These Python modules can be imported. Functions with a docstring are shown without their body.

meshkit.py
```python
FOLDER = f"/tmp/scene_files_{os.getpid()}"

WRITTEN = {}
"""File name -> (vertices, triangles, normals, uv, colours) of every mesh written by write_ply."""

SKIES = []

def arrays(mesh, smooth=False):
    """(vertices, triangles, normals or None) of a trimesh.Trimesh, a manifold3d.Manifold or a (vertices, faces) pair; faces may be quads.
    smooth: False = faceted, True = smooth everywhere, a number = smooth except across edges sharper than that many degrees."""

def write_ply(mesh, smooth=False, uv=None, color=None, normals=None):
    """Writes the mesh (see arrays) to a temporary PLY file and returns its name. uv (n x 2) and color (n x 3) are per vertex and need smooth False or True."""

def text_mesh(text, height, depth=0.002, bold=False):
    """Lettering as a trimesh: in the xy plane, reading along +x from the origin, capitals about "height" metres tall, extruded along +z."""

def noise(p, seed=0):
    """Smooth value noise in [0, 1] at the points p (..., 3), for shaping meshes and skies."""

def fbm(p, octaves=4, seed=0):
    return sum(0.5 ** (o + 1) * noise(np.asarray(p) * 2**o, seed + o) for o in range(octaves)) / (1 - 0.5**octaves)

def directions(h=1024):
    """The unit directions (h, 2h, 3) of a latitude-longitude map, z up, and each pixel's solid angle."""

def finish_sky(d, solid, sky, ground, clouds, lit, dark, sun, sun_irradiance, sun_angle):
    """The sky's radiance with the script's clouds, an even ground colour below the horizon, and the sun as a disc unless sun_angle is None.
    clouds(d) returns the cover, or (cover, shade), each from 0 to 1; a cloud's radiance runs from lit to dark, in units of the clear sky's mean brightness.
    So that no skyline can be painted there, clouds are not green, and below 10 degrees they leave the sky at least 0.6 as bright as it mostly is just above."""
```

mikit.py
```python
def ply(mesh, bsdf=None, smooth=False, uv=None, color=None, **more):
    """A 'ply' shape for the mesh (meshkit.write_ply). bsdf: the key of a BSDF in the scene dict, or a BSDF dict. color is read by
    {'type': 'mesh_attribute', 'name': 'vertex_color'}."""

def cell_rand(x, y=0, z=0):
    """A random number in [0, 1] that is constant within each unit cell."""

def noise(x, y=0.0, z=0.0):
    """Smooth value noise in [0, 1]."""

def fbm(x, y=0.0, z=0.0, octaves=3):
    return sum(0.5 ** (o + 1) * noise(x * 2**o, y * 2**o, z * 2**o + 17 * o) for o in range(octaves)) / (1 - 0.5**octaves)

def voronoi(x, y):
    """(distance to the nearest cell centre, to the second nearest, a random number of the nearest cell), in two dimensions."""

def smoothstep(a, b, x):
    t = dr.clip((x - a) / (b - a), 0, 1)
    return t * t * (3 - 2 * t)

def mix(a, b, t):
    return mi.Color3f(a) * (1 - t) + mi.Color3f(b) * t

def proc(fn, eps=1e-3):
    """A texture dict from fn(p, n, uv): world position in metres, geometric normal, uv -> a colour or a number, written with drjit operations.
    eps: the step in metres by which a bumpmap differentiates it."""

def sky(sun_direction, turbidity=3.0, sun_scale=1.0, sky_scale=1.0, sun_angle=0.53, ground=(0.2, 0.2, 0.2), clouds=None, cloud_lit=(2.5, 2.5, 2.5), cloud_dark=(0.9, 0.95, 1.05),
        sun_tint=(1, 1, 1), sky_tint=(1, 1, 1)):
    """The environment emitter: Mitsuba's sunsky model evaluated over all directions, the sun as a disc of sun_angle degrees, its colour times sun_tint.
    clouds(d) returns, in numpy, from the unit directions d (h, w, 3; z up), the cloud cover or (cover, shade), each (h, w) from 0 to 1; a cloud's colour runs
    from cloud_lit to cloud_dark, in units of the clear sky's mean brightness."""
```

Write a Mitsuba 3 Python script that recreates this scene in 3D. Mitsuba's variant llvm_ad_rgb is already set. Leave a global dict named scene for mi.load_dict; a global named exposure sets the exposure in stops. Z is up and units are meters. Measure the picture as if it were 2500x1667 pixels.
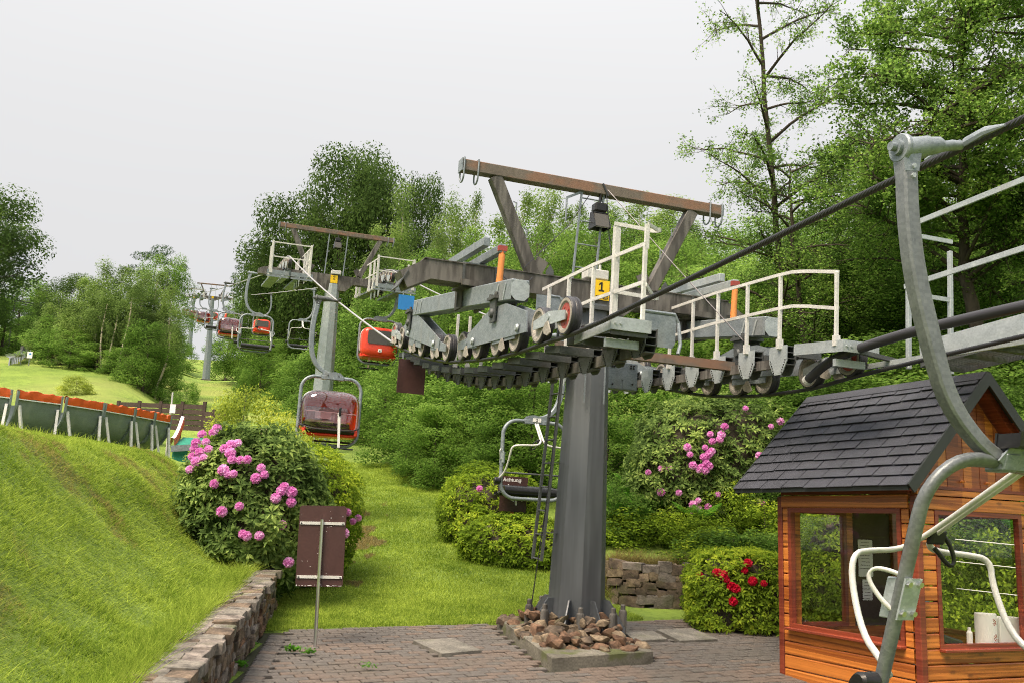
import math, random
import numpy as np, trimesh, drjit as dr, mitsuba as mi, mikit, meshkit
import manifold3d as m3
from shapely.geometry import Polygon, Point
from shapely import affinity
T = mi.ScalarTransform4f

# ---------------------------------------------------------------- camera, sky, exposure
PITCH, ROLL, EYE = math.radians(10.348), math.radians(3.01), np.array([0.0, 0.0, 1.6])
_f = np.array([0, math.cos(PITCH), math.sin(PITCH)])
_u = np.array([0, -math.sin(PITCH), math.cos(PITCH)])
_up = -math.sin(ROLL) * np.array([1.0, 0, 0]) + math.cos(ROLL) * _u
scene, labels = {}, {}
scene['camera'] = {'type': 'perspective', 'fov': 57.05, 'fov_axis': 'x', 'near_clip': 0.1, 'far_clip': 3000.0,
                   'to_world': T().look_at(origin=EYE.tolist(), target=(EYE + _f).tolist(), up=_up.tolist())}


def overcast(d):
    s = np.clip(d[..., 2], 0, 1)
    v = 0.035 * (meshkit.fbm(d * [3.0, 3.0, 6.0], 3, 5) - 0.5)
    return np.ones(d.shape[:2]), np.clip(1 - s ** 3 + v, 0, 1)          # overcast shaped by hand: zenith out of view brightened, low sky kept even


scene['sky'] = mikit.sky((-0.35, -0.45, 0.82), turbidity=4, sun_scale=0.85, sun_angle=32, clouds=overcast,
                         cloud_lit=(3.5, 3.5, 3.53), cloud_dark=(1.46, 1.46, 1.475), ground=(0.1, 0.13, 0.06))
exposure = 2.4

# ---------------------------------------------------------------- helpers


class MB:
    """collects boxes, bars, tubes, plates into one mesh"""

    def __init__(s, fr=None):
        s.v, s.f, s.n, s.fr = [], [], 0, fr

    def add(s, v, f):
        v = np.asarray(v, float).reshape(-1, 3)
        f = np.asarray(f, int)
        if f.shape[1] == 4:
            f = np.vstack([f[:, [0, 1, 2]], f[:, [0, 2, 3]]])
        s.v.append(v)
        s.f.append(f + s.n)
        s.n += len(v)
        return s

    def mesh(s, m):
        return s.add(m.vertices, m.faces)

    def man(s, m):
        mm = m.to_mesh()
        return s.add(mm.vert_properties[:, :3], mm.tri_verts)

    def box(s, c, size, ax=None, bev=0.0):
        """box centred at c, half-open chamfered edges; ax = rows of local axes"""
        h = np.asarray(size, float) / 2
        if bev:
            k = min(bev, h.min() * 0.9)
            P = [[sx * (h[0] - k * (i != 0)), sy * (h[1] - k * (i != 1)), sz * (h[2] - k * (i != 2))] for i in range(3) for sx in (-1, 1) for sy in (-1, 1) for sz in (-1, 1)]
            P = np.array(P)
            m = trimesh.convex.convex_hull(P)
            v, f = m.vertices, m.faces
        else:
            v = np.array([[x, y, z] for x in (-1, 1) for y in (-1, 1) for z in (-1, 1)]) * h
            f = np.array([[0, 1, 3], [0, 3, 2], [4, 6, 7], [4, 7, 5], [0, 4, 5], [0, 5, 1], [2, 3, 7], [2, 7, 6], [0, 2, 6], [0, 6, 4], [1, 5, 7], [1, 7, 3]])
        if ax is not None:
            v = v @ np.asarray(ax, float)
        return s.add(v + np.asarray(c, float), f)

    def bar(s, p, q, w, h, up=(0, 0, 1), bev=0.0):
        """rectangular bar from p to q, w across, h along up"""
        p, q = np.asarray(p, float), np.asarray(q, float)
        d = q - p
        L = np.linalg.norm(d)
        d = d / L
        up = np.asarray(up, float)
        x = np.cross(d, up)
        if np.linalg.norm(x) < 1e-6:
            x = np.cross(d, [1.0, 0, 0.3])
        x /= np.linalg.norm(x)
        z = np.cross(x, d)
        return s.box((p + q) / 2, (w, L, h), np.stack([x, d, z]), bev)

    def tube(s, P, r, n=8, cap=True, up=None):
        P = np.asarray(P, float)
        r = np.broadcast_to(r, (len(P),))
        t = np.gradient(P, axis=0)
        t /= np.linalg.norm(t, axis=1, keepdims=True) + 1e-12
        a = np.cross(t[0], [0, 0, 1.0] if abs(t[0, 2]) < 0.9 else [1.0, 0, 0])
        A = []
        for k in range(len(P)):
            a = a - t[k] * (a @ t[k])
            a /= np.linalg.norm(a)
            A.append(a)
        A = np.array(A)
        B = np.cross(t, A)
        g = np.arange(n) * 2 * np.pi / n
        v = (P[:, None] + r[:, None, None] * (np.cos(g)[None, :, None] * A[:, None] + np.sin(g)[None, :, None] * B[:, None])).reshape(-1, 3)
        i, j = np.meshgrid(np.arange(len(P) - 1), np.arange(n), indexing='ij')
        q = np.stack([i * n + j, i * n + (j + 1) % n, (i + 1) * n + (j + 1) % n, (i + 1) * n + j], -1).reshape(-1, 4)
        f = np.vstack([q[:, [0, 1, 2]], q[:, [0, 2, 3]]])
        if cap:
            k = np.arange(1, n - 1)
            o = (len(P) - 1) * n
            f = np.vstack([f, np.stack([k * 0, k + 1, k], 1), np.stack([k * 0 + o, k + o, k + 1 + o], 1)])
        return s.add(v, f)

    def prism(s, poly, o, ax, ay, depth, az=None):
        """polygon (list of 2-D points) in the plane o + x*ax + y*ay, extruded by depth along ax x ay"""
        pg = poly if isinstance(poly, Polygon) else Polygon(poly)
        m = trimesh.creation.extrude_polygon(pg, 1.0, engine='earcut')
        ax, ay = np.asarray(ax, float), np.asarray(ay, float)
        az = np.cross(ax, ay) if az is None else np.asarray(az, float)
        v = np.asarray(o, float) + m.vertices[:, :1] * ax + m.vertices[:, 1:2] * ay + m.vertices[:, 2:] * depth * az
        return s.add(v, m.faces)

    def lathe(s, prof, o, axis, n=24, side=None):
        """profile [(r, h)] turned round axis at o"""
        axis = np.asarray(axis, float) / np.linalg.norm(axis)
        a = np.cross(axis, [0, 0, 1.0] if abs(axis[2]) < 0.9 else [1.0, 0, 0])
        a /= np.linalg.norm(a)
        b = np.cross(axis, a)
        pr = np.asarray(prof, float)
        g = np.arange(n) * 2 * np.pi / n
        v = np.asarray(o, float) + (pr[:, 0][:, None, None] * (np.cos(g)[None, :, None] * a + np.sin(g)[None, :, None] * b) + pr[:, 1][:, None, None] * axis)
        k = len(pr)
        i, j = np.meshgrid(np.arange(k - 1), np.arange(n), indexing='ij')
        q = np.stack([i * n + j, (i + 1) * n + j, (i + 1) * n + (j + 1) % n, i * n + (j + 1) % n], -1).reshape(-1, 4)
        return s.add(v.reshape(-1, 3), q)

    def get(s):
        v, f = np.vstack(s.v), np.vstack(s.f)
        if s.fr is not None:
            v = s.fr(v)
        return trimesh.Trimesh(v, f, process=False)


class Frame:
    """o + a*A + l*L + n*N: a to the right across the line, l up the line, n up"""

    def __init__(s, o, phi, tau=0.0, ta=0.0):
        l = np.array([-math.sin(phi), math.cos(phi), 0])
        up = np.array([0, 0, 1.0]) - l * tau + np.array([math.cos(phi), math.sin(phi), 0]) * ta
        up /= np.linalg.norm(up)
        l = l - up * (l @ up)
        l /= np.linalg.norm(l)
        s.M = np.stack([np.cross(l, up), l, up])
        s.o = np.array(o, float)

    def __call__(s, v):
        return np.asarray(v, float) @ s.M + s.o

    def tf(s, rot=0.0, scale=1.0):
        c, q = math.cos(rot), math.sin(rot)
        R = s.M.T @ np.array([[c, -q, 0], [q, c, 0], [0, 0, 1]]) * scale
        m = np.eye(4)
        m[:3, :3], m[:3, 3] = R, s.o
        return T(m)


_used = {}


def numbered(key):
    k = _used.get(key, 0)
    _used[key] = k + 1
    return key if k == 0 else f'{key}_{k:03d}'


def thing(name, label, cat, group=None, kind=None):
    key = numbered(name)
    labels[key] = {'label': label, 'category': cat}
    if group:
        labels[key]['group'] = group
    if kind:
        labels[key]['kind'] = kind
    return key


def obj(name, mb, mat, parent=None, smooth=False, label=None, kind=None, **more):
    key = numbered(parent + '__' + name if parent else name)
    m = mb.get() if isinstance(mb, MB) else mb
    scene[key] = mikit.ply(m, 'm_' + mat, smooth=smooth, **more)
    if label or kind:
        labels[key] = {}
        if label:
            labels[key]['label'] = label
        if kind:
            labels[key]['kind'] = kind
    return key


def split_obj(name, mb, mat, parent=None, smooth=False):
    """every piece that was added to mb becomes a part of its own"""
    at = 0
    for v, f in zip(mb.v, mb.f):
        obj(name, MB(mb.fr).add(v, f - at), mat, parent, smooth)
        at += len(v)


def struct(name, mb, mat, smooth=False, **more):
    key = obj(name, mb, mat, None, smooth, **more)
    labels[key] = {'kind': 'structure'}
    return key


def dup(root, new, to_world):
    """a copy of every part of root under the key new"""
    for k in [k for k in scene if k.startswith(root + '__') or k == root]:
        scene[new + k[len(root):]] = {**scene[k], 'to_world': to_world}


labels['sky'] = {'kind': 'structure'}


def solo(key, mb, matn, smooth=False):
    """a thing that is one mesh"""
    scene[key] = mikit.ply(mb.get() if isinstance(mb, MB) else mb, 'm_' + matn, smooth=smooth)
    return key

# ---------------------------------------------------------------- materials
N_, FB, CR, VO, SS, MX = mikit.noise, mikit.fbm, mikit.cell_rand, mikit.voronoi, mikit.smoothstep, mikit.mix


def mat(name, color, rough=0.6, metal=0.0, two=True, bump=None, eps=2e-3, **kw):
    base = mikit.proc(color) if callable(color) else {'type': 'rgb', 'value': list(color)}
    b = {'type': 'principled', 'base_color': base, 'roughness': rough, 'metallic': metal, **kw}
    if bump:
        b = {'type': 'bumpmap', 'arbitrary': {**mikit.proc(bump[0], eps)}, 'scale': bump[1], 'bsdf': b}
    scene['m_' + name] = {'type': 'twosided', 'bsdf': b} if two else b


def leafmat(name, c1, c2, c3, scale=1.2, trans=0.55, rough=0.42, fine=9.0):
    """leaf colour from dark c1 over c2 to young, pale c3, drifting through the plant"""
    def fn(p, n, uv):
        a = FB(p.x * scale, p.y * scale, p.z * scale, 2)
        b = CR(p.x * fine * 2, p.y * fine * 2, p.z * fine * 2)
        t = SS(0.15, 0.85, a * 0.62 + b * 0.38)
        lo = MX(c1, c2, SS(0.0, 0.6, t))
        return lo * (1 - SS(0.62, 1.0, t)) + mi.Color3f(c3) * SS(0.62, 1.0, t)
    scene['m_' + name] = {'type': 'principledthin', 'base_color': mikit.proc(fn), 'roughness': rough, 'diff_trans': trans * 2, 'eta': 1.4, 'spec_trans': 0.0}


def galv(lo, hi, stain=(0.3, 0.27, 0.22), st=0.25, sc=14.0):
    def fn(p, n, uv):
        sp = CR(p.x * 60 + N_(p.z * 40) * 2, p.y * 60, p.z * 60) * 0.35 + FB(p.x * sc, p.y * sc, p.z * sc, 3) * 0.65
        c = MX(lo, hi, sp)
        w = SS(0.55, 0.8, FB(p.x * 5 + 3, p.y * 5, p.z * 1.3, 3)) * st
        return MX(c, stain, w)
    return fn


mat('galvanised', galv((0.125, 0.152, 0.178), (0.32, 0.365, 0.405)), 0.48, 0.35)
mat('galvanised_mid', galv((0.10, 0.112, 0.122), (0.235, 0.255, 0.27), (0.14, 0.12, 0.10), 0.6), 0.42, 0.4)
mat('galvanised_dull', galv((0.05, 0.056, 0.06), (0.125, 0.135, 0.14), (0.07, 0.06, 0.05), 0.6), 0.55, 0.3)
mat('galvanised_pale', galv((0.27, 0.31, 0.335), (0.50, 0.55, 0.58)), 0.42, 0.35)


def column_c(p, n, uv):
    v = FB(p.x * 1.7, p.y * 1.7, p.z * 0.35, 3)
    s = FB(p.x * 16, p.y * 16, p.z * 1.1, 3)
    c = MX((0.078, 0.086, 0.098), (0.158, 0.172, 0.192), SS(0.25, 0.75, v * 0.6 + s * 0.4))
    return MX(c, (0.24, 0.265, 0.29), SS(0.64, 0.86, FB(p.x * 9, p.y * 9, p.z * 0.5 + 4, 3)) * 0.5)


mat('column_steel', column_c, 0.42, 0.25)


def brown_c(p, n, uv):
    s = FB(p.x * 14, p.y * 14, p.z * 2.2, 4)
    c = MX((0.055, 0.051, 0.048), (0.150, 0.142, 0.134), SS(0.3, 0.7, s))
    return MX(c, (0.23, 0.215, 0.20), SS(0.62, 0.8, FB(p.x * 22, p.y * 22, p.z * 1.1 + 7, 2)) * 0.35)


mat('weathered_beam', brown_c, 0.6, 0.15)


def rust_c(p, n, uv):
    r = SS(0.38, 0.66, FB(p.x * 4, p.y * 4, p.z * 7, 3) + 0.16 * n.z)
    c = MX((0.10, 0.085, 0.072), (0.17, 0.145, 0.125), FB(p.x * 20, p.y * 20, p.z * 5, 2))
    return MX(c, (0.235, 0.12, 0.075), r * 0.7)


mat('rusty_beam', rust_c, 0.75, 0.05)
mat('alu', galv((0.42, 0.42, 0.41), (0.70, 0.70, 0.695), (0.24, 0.23, 0.20), 0.45, 9.0), 0.5, 0.1)
mat('white_tube', galv((0.50, 0.50, 0.49), (0.68, 0.68, 0.67), (0.36, 0.34, 0.30), 0.3, 5.0), 0.38, 0.15)
mat('rubber', (0.016, 0.016, 0.018), 0.55)
mat('tyre', (0.035, 0.035, 0.042), 0.38)
mat('black_plastic', (0.012, 0.012, 0.014), 0.35)
mat('wheel_face', galv((0.20, 0.185, 0.165), (0.42, 0.39, 0.345), (0.12, 0.10, 0.08), 0.6, 11.0), 0.55, 0.15)
mat('hub_red', (0.30, 0.055, 0.045), 0.5)
mat('rope_steel', (0.075, 0.075, 0.085), 0.32, 0.7)
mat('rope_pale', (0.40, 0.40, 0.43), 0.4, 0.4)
mat('damper_orange', galv((0.58, 0.20, 0.05), (0.72, 0.27, 0.075), (0.4, 0.07, 0.03), 0.5), 0.4)
mat('sign_yellow', (0.80, 0.52, 0.01), 0.45)
mat('ink_black', (0.01, 0.01, 0.01), 0.5)
mat('ink_white', (0.75, 0.75, 0.75), 0.5)
mat('sign_brown', galv((0.050, 0.022, 0.022), (0.070, 0.032, 0.031), (0.03, 0.014, 0.014), 0.5, 6.0), 0.4)
mat('sign_blue', (0.03, 0.22, 0.62), 0.4)
mat('shell_red', (0.66, 0.048, 0.018), 0.25, clearcoat=0.5)
mat('orange_pad', galv((0.60, 0.085, 0.012), (0.72, 0.12, 0.02), (0.35, 0.05, 0.01), 0.4, 3.0), 0.5)
mat('trough_green', galv((0.11, 0.145, 0.14), (0.21, 0.255, 0.245), (0.32, 0.33, 0.31), 0.35, 4.0), 0.4)
mat('mat_green', (0.01, 0.17, 0.115), 0.7)
mat('chrome', (0.62, 0.62, 0.62), 0.22, 0.9)
mat('paper_white', (0.66, 0.66, 0.64), 0.7)
scene['m_glass_pane'] = {'type': 'thindielectric', 'int_ior': 1.24}
scene['m_dome_plastic'] = {'type': 'thindielectric', 'int_ior': 1.75, 'specular_transmittance': {'type': 'rgb', 'value': [0.80, 0.60, 0.64]}}
mat('smoked_pane', (0.075, 0.07, 0.062), 0.08)


def brick_mat(name, lo, hi):
    def fn(p, n, uv):
        k = FB(p.x * 30, p.y * 30, p.z * 30, 3)
        c = MX(lo, hi, k)
        return MX(c, (0.085, 0.078, 0.07), SS(0.5, 0.72, FB(p.x * 1.7, p.y * 1.7, 2.0, 3)) * 0.6)
    mat(name, fn, 0.8)


brick_mat('brick_a', (0.064, 0.055, 0.049), (0.126, 0.107, 0.095))
brick_mat('brick_b', (0.059, 0.053, 0.050), (0.120, 0.108, 0.100))
brick_mat('brick_c', (0.076, 0.060, 0.051), (0.142, 0.110, 0.092))


def stone_mat(name, lo, hi, moss=0.3, sc=9.0, rough=0.85):
    def fn(p, n, uv):
        c = MX(lo, hi, SS(0.2, 0.8, FB(p.x * sc, p.y * sc, p.z * sc, 4)))
        c = c * (0.7 + 0.6 * N_(p.x * 60, p.y * 60, p.z * 60))
        return MX(c, (0.07, 0.085, 0.025), SS(0.55, 0.75, FB(p.x * 4 + 9, p.y * 4, p.z * 4, 3)) * moss)
    mat(name, fn, rough)


stone_mat('stone_brown', (0.040, 0.030, 0.023), (0.16, 0.118, 0.085))
stone_mat('stone_grey', (0.075, 0.062, 0.055), (0.22, 0.19, 0.17))
stone_mat('stone_cap', (0.055, 0.050, 0.044), (0.19, 0.172, 0.15), 0.4)
stone_mat('rock_rust', (0.045, 0.025, 0.016), (0.20, 0.118, 0.075), 0.1, 12.0)
stone_mat('rock_tan', (0.07, 0.052, 0.035), (0.27, 0.205, 0.14), 0.1, 12.0)
stone_mat('concrete', (0.075, 0.07, 0.058), (0.16, 0.15, 0.125), 0.85, 3.0)
stone_mat('slab_concrete', (0.095, 0.09, 0.08), (0.165, 0.155, 0.138), 0.25, 6.0)
mat('mortar', (0.05, 0.043, 0.036), 0.95)


def wood_mat(name, lo, hi, knot=0.6):
    def fn(p, n, uv):
        # grain runs along the board: stretched noise in a plank's own length (horizontal) and many lines across it
        h = p.x * 0.9 + p.y * 0.42
        w = N_(p.x * 1.3, p.y * 1.3, p.z * 9) * 3
        g = FB(h * 2.2 + w * 0.2, p.z * 70 + w, 1.0, 3)
        tone = CR(h * 0.4 + 7, p.z / 0.135 * 1.0 + 31.0)
        c = MX(lo, hi, SS(0.22, 0.78, g * 0.7 + tone * 0.3))
        d1, d2, r = VO(h * 3.1, p.z * 7.4 + 3)
        k = (1 - SS(0.05, 0.17, d1)) * SS(0.45, 0.55, r) * knot
        return MX(c, (0.09, 0.028, 0.01), k)
    mat(name, fn, 0.38, 0, bump=None, clearcoat=0.25)


wood_mat('wood_orange', (0.25, 0.062, 0.010), (0.60, 0.205, 0.038))
wood_mat('wood_deep', (0.16, 0.036, 0.010), (0.36, 0.095, 0.024))
wood_mat('wood_trim', (0.12, 0.021, 0.011), (0.24, 0.048, 0.022), 0.0)
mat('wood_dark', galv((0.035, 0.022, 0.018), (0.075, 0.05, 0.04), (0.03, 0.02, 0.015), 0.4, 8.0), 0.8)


def shingle_c(p, n, uv):
    g = CR(p.x * 260, p.y * 260, p.z * 260)
    v = FB(p.x * 6, p.y * 6, p.z * 6, 3)
    return mi.Color3f(0.037, 0.040, 0.053) * (0.55 + 0.95 * g) * (0.75 + 0.6 * v)


mat('shingle', shingle_c, 0.75)
mat('roof_trim', (0.018, 0.022, 0.022), 0.4)


def bark(name, lo, hi):
    def fn(p, n, uv):
        return MX(lo, hi, FB(p.x * 25, p.y * 25, p.z * 6, 3))
    mat(name, fn, 0.9)


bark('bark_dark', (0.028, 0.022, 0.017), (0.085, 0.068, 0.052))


def birch_c(p, n, uv):
    b = SS(0.6, 0.7, FB(p.x * 6, p.y * 6, p.z * 14, 2))
    return MX((0.50, 0.44, 0.35), (0.05, 0.04, 0.035), b)


mat('bark_birch', birch_c, 0.8)
leafmat('leaf_oak', (0.04, 0.07, 0.022), (0.088, 0.155, 0.042), (0.16, 0.25, 0.06), 0.8)
leafmat('leaf_mid', (0.068, 0.125, 0.028), (0.18, 0.325, 0.06), (0.33, 0.49, 0.105), 0.7, 0.68)
leafmat('leaf_birch', (0.11, 0.17, 0.055), (0.22, 0.33, 0.092), (0.35, 0.48, 0.13), 0.6, 0.68)
leafmat('leaf_alder', (0.085, 0.145, 0.038), (0.2, 0.35, 0.07), (0.38, 0.54, 0.115), 0.9, 0.8)
leafmat('leaf_conifer', (0.0273, 0.0592, 0.0273), (0.0592, 0.1137, 0.0455), (0.091, 0.1593, 0.0569), 1.0)
leafmat('leaf_rhodo', (0.0688, 0.1169, 0.0358), (0.1787, 0.275, 0.0756), (0.4263, 0.55, 0.1512), 1.6, 0.42, 0.3)
leafmat('leaf_hedge', (0.085, 0.145, 0.02), (0.24, 0.36, 0.035), (0.5, 0.6, 0.06), 1.5, 0.45, 0.35)
leafmat('leaf_yellow', (0.1707, 0.2275, 0.0364), (0.4323, 0.5233, 0.0797), (0.7735, 0.8, 0.1365), 1.2)
leafmat('leaf_fern', (0.0683, 0.182, 0.0228), (0.1479, 0.3867, 0.041), (0.2388, 0.546, 0.0683), 1.2, 0.5)
leafmat('petal_pink', (0.78, 0.28, 0.66), (0.88, 0.44, 0.80), (0.94, 0.66, 0.91), 6.0, 0.4, 0.5)
leafmat('petal_red', (0.55, 0.012, 0.04), (0.72, 0.025, 0.08), (0.80, 0.08, 0.15), 6.0, 0.3, 0.5)


def grass_tone(p):
    a = FB(p.x * 0.55, p.y * 0.55, 1.0, 3)
    b = FB(p.x * 3.1, p.y * 3.1, 5.0, 3)
    return a, b


def dry_amount(p):
    """brown thatch: streaks running down the steep bank and a few worn spots on the lawn"""
    d = (-2.55 - 0.09 * (p.y - 8)) - p.x
    on = SS(0.3, 1.2, d) * (1 - SS(2.6, 4.2, d)) * (1 - SS(14.0, 17.0, p.y))
    st = FB(p.x * 0.7 + p.y * 0.35, p.y * 1.1 - p.x * 0.2, 3.0, 3)
    sf = FB(p.x * 5.0 + p.y * 2.0, p.y * 5, 9.0, 2)
    bank = SS(0.44, 0.66, st * 0.66 + sf * 0.34) * on
    lane = SS(13.2, 14.5, p.y) * (1 - SS(20.0, 24.0, p.y)) * (1 - SS(0.25, 0.7, dr.abs(p.x + 1.75 + 0.165 * (p.y - 14))))
    worn = SS(0.56, 0.68, FB(p.x * 2.6, p.y * 1.7, 4.0, 3)) * lane
    hay = SS(14.2, 14.5, p.y) * (1 - SS(15.0, 15.25, p.y)) * SS(1.2, 1.7, p.x) * (1 - SS(4.0, 4.5, p.x))
    return dr.maximum(dr.maximum(bank * 0.6, worn), hay)


def blade_c(p, n, uv):
    a, b = grass_tone(p)
    r = CR(p.x * 40, p.y * 40, 3.0)
    c = MX((0.17, 0.27, 0.03), (0.44, 0.55, 0.095), SS(0.25, 0.75, a * 0.4 + b * 0.3 + r * 0.3))
    return MX(c, (0.30, 0.225, 0.10), SS(0.2, 0.8, dry_amount(p) + (r - 0.5) * 0.5) * 0.85)


scene['m_grass_blade'] = {'type': 'principledthin', 'base_color': mikit.proc(blade_c), 'roughness': 0.5, 'diff_trans': 0.9, 'spec_trans': 0.0}


def ground_c(p, n, uv):
    a, b = grass_tone(p)
    f = FB(p.x * 22, p.y * 22, 2.0, 2)
    c = MX((0.062, 0.105, 0.012), (0.15, 0.215, 0.03), SS(0.2, 0.8, a * 0.4 + b * 0.3 + f * 0.3))
    dry = FB(p.x * 0.16, p.y * 0.16, 8.0, 3)
    c = MX(c, (0.19, 0.20, 0.055), SS(0.45, 0.8, dry) * SS(20.0, 45.0, p.y) * 0.6)
    return MX(c, (0.055, 0.038, 0.022), SS(0.15, 0.9, dry_amount(p)) * 0.8)


mat('grass_ground', ground_c, 0.95)
mat('soil', (0.034, 0.036, 0.018), 0.95)

# ---------------------------------------------------------------- terrain
def sst(a, b, x):
    t = np.clip((x - a) / (b - a), 0, 1)
    return t * t * (3 - 2 * t)


WX = lambda y: np.interp(y, [2, 6, 8.5, 11, 12.3, 16, 20, 26], [-1.75, -1.98, -2.30, -2.62, -2.8, -3.6, -4.3, -5.2])      # foot of the wall, then of the bank


def hill(y):
    return np.interp(y, [-60, 8, 13.5], [-0.6, 0, 0.33]) * (y < 13.5) + (y >= 13.5) * (0.33 + 0.06 * (y - 13.5) + np.where(y < 18, 0.0156 * np.square(np.clip(y - 13.5, 0, 4.5)), 0.0156 * 20.25 + 0.1404 * (np.minimum(y, 29) - 18)) + np.maximum(y - 29, 0) * 0.088)


def ground_z(x, y, fine=True):
    x, y = np.asarray(x, float), np.asarray(y, float)
    h = hill(y)
    d = WX(y) - 0.30 - x
    zt = 0.06 * (np.clip(y, -5, 16) - 8) + 0.47
    W = np.interp(y, [8, 11, 14, 18], [3.1, 2.9, 2.1, 2.0])
    top = 2.26 + 0.045 * np.maximum(d - W, 0) - 0.00 * y
    top = np.minimum(top, 3.4)
    bank = zt + (top - zt) * sst(0, 1, d / W) + 0.03 * np.sin(d * 3.1 + y * 1.3) * sst(0.2, 1, d)
    bank = np.where(y > 12.3, np.where(d > 0, bank - (zt - h) * (1 - sst(0, 1.2, d)), h), bank)
    h = np.where(d > 0, np.maximum(h, bank), h)
    # right hand bank behind the curved wall
    rise = 0.55 * sst(14.35, 14.75, y - 0.06 * (x - 2.3)) * sst(1.25, 1.75, x) + sst(1.6, 5.0, x) * np.clip(y - 14.4, 0, 40) * 0.20 * (1 - sst(40, 70, y)) + np.clip(x - 5.6, 0, 30) * 0.32 * sst(7, 12, y)
    h = h + rise
    ratio = x / np.maximum(y, 1.0)
    h = h + sst(-0.345, -0.42, ratio) * np.interp(y, [26, 30, 38, 47, 70, 97, 130], [0, 0.3, 1.0, 1.8, 2.2, 4.0, 5.0])
    if fine:
        q = np.stack([x, y, x * 0], -1)
        h = h + (meshkit.fbm(q * 0.11, 3, 3) - 0.5) * np.clip((y - 30) / 50, 0, 1) * 1.6
        h = h + (meshkit.fbm(q * 1.1, 3, 8) - 0.5) * 0.10 * np.clip((np.where(d > 0, 1, (y - 13) * 0.3)), 0, 1)
    return h


xs = np.concatenate([-np.geomspace(420, 12.3, 46), np.arange(-12, 7.01, 0.16), np.geomspace(7.4, 420, 46)])
ys = np.concatenate([-np.geomspace(120, 3, 8), np.arange(2.5, 20, 0.16), np.arange(20.2, 50, 0.6), np.geomspace(51, 900, 60)])
X, Y = np.meshgrid(xs, ys)
Z = ground_z(X, Y)
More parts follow.
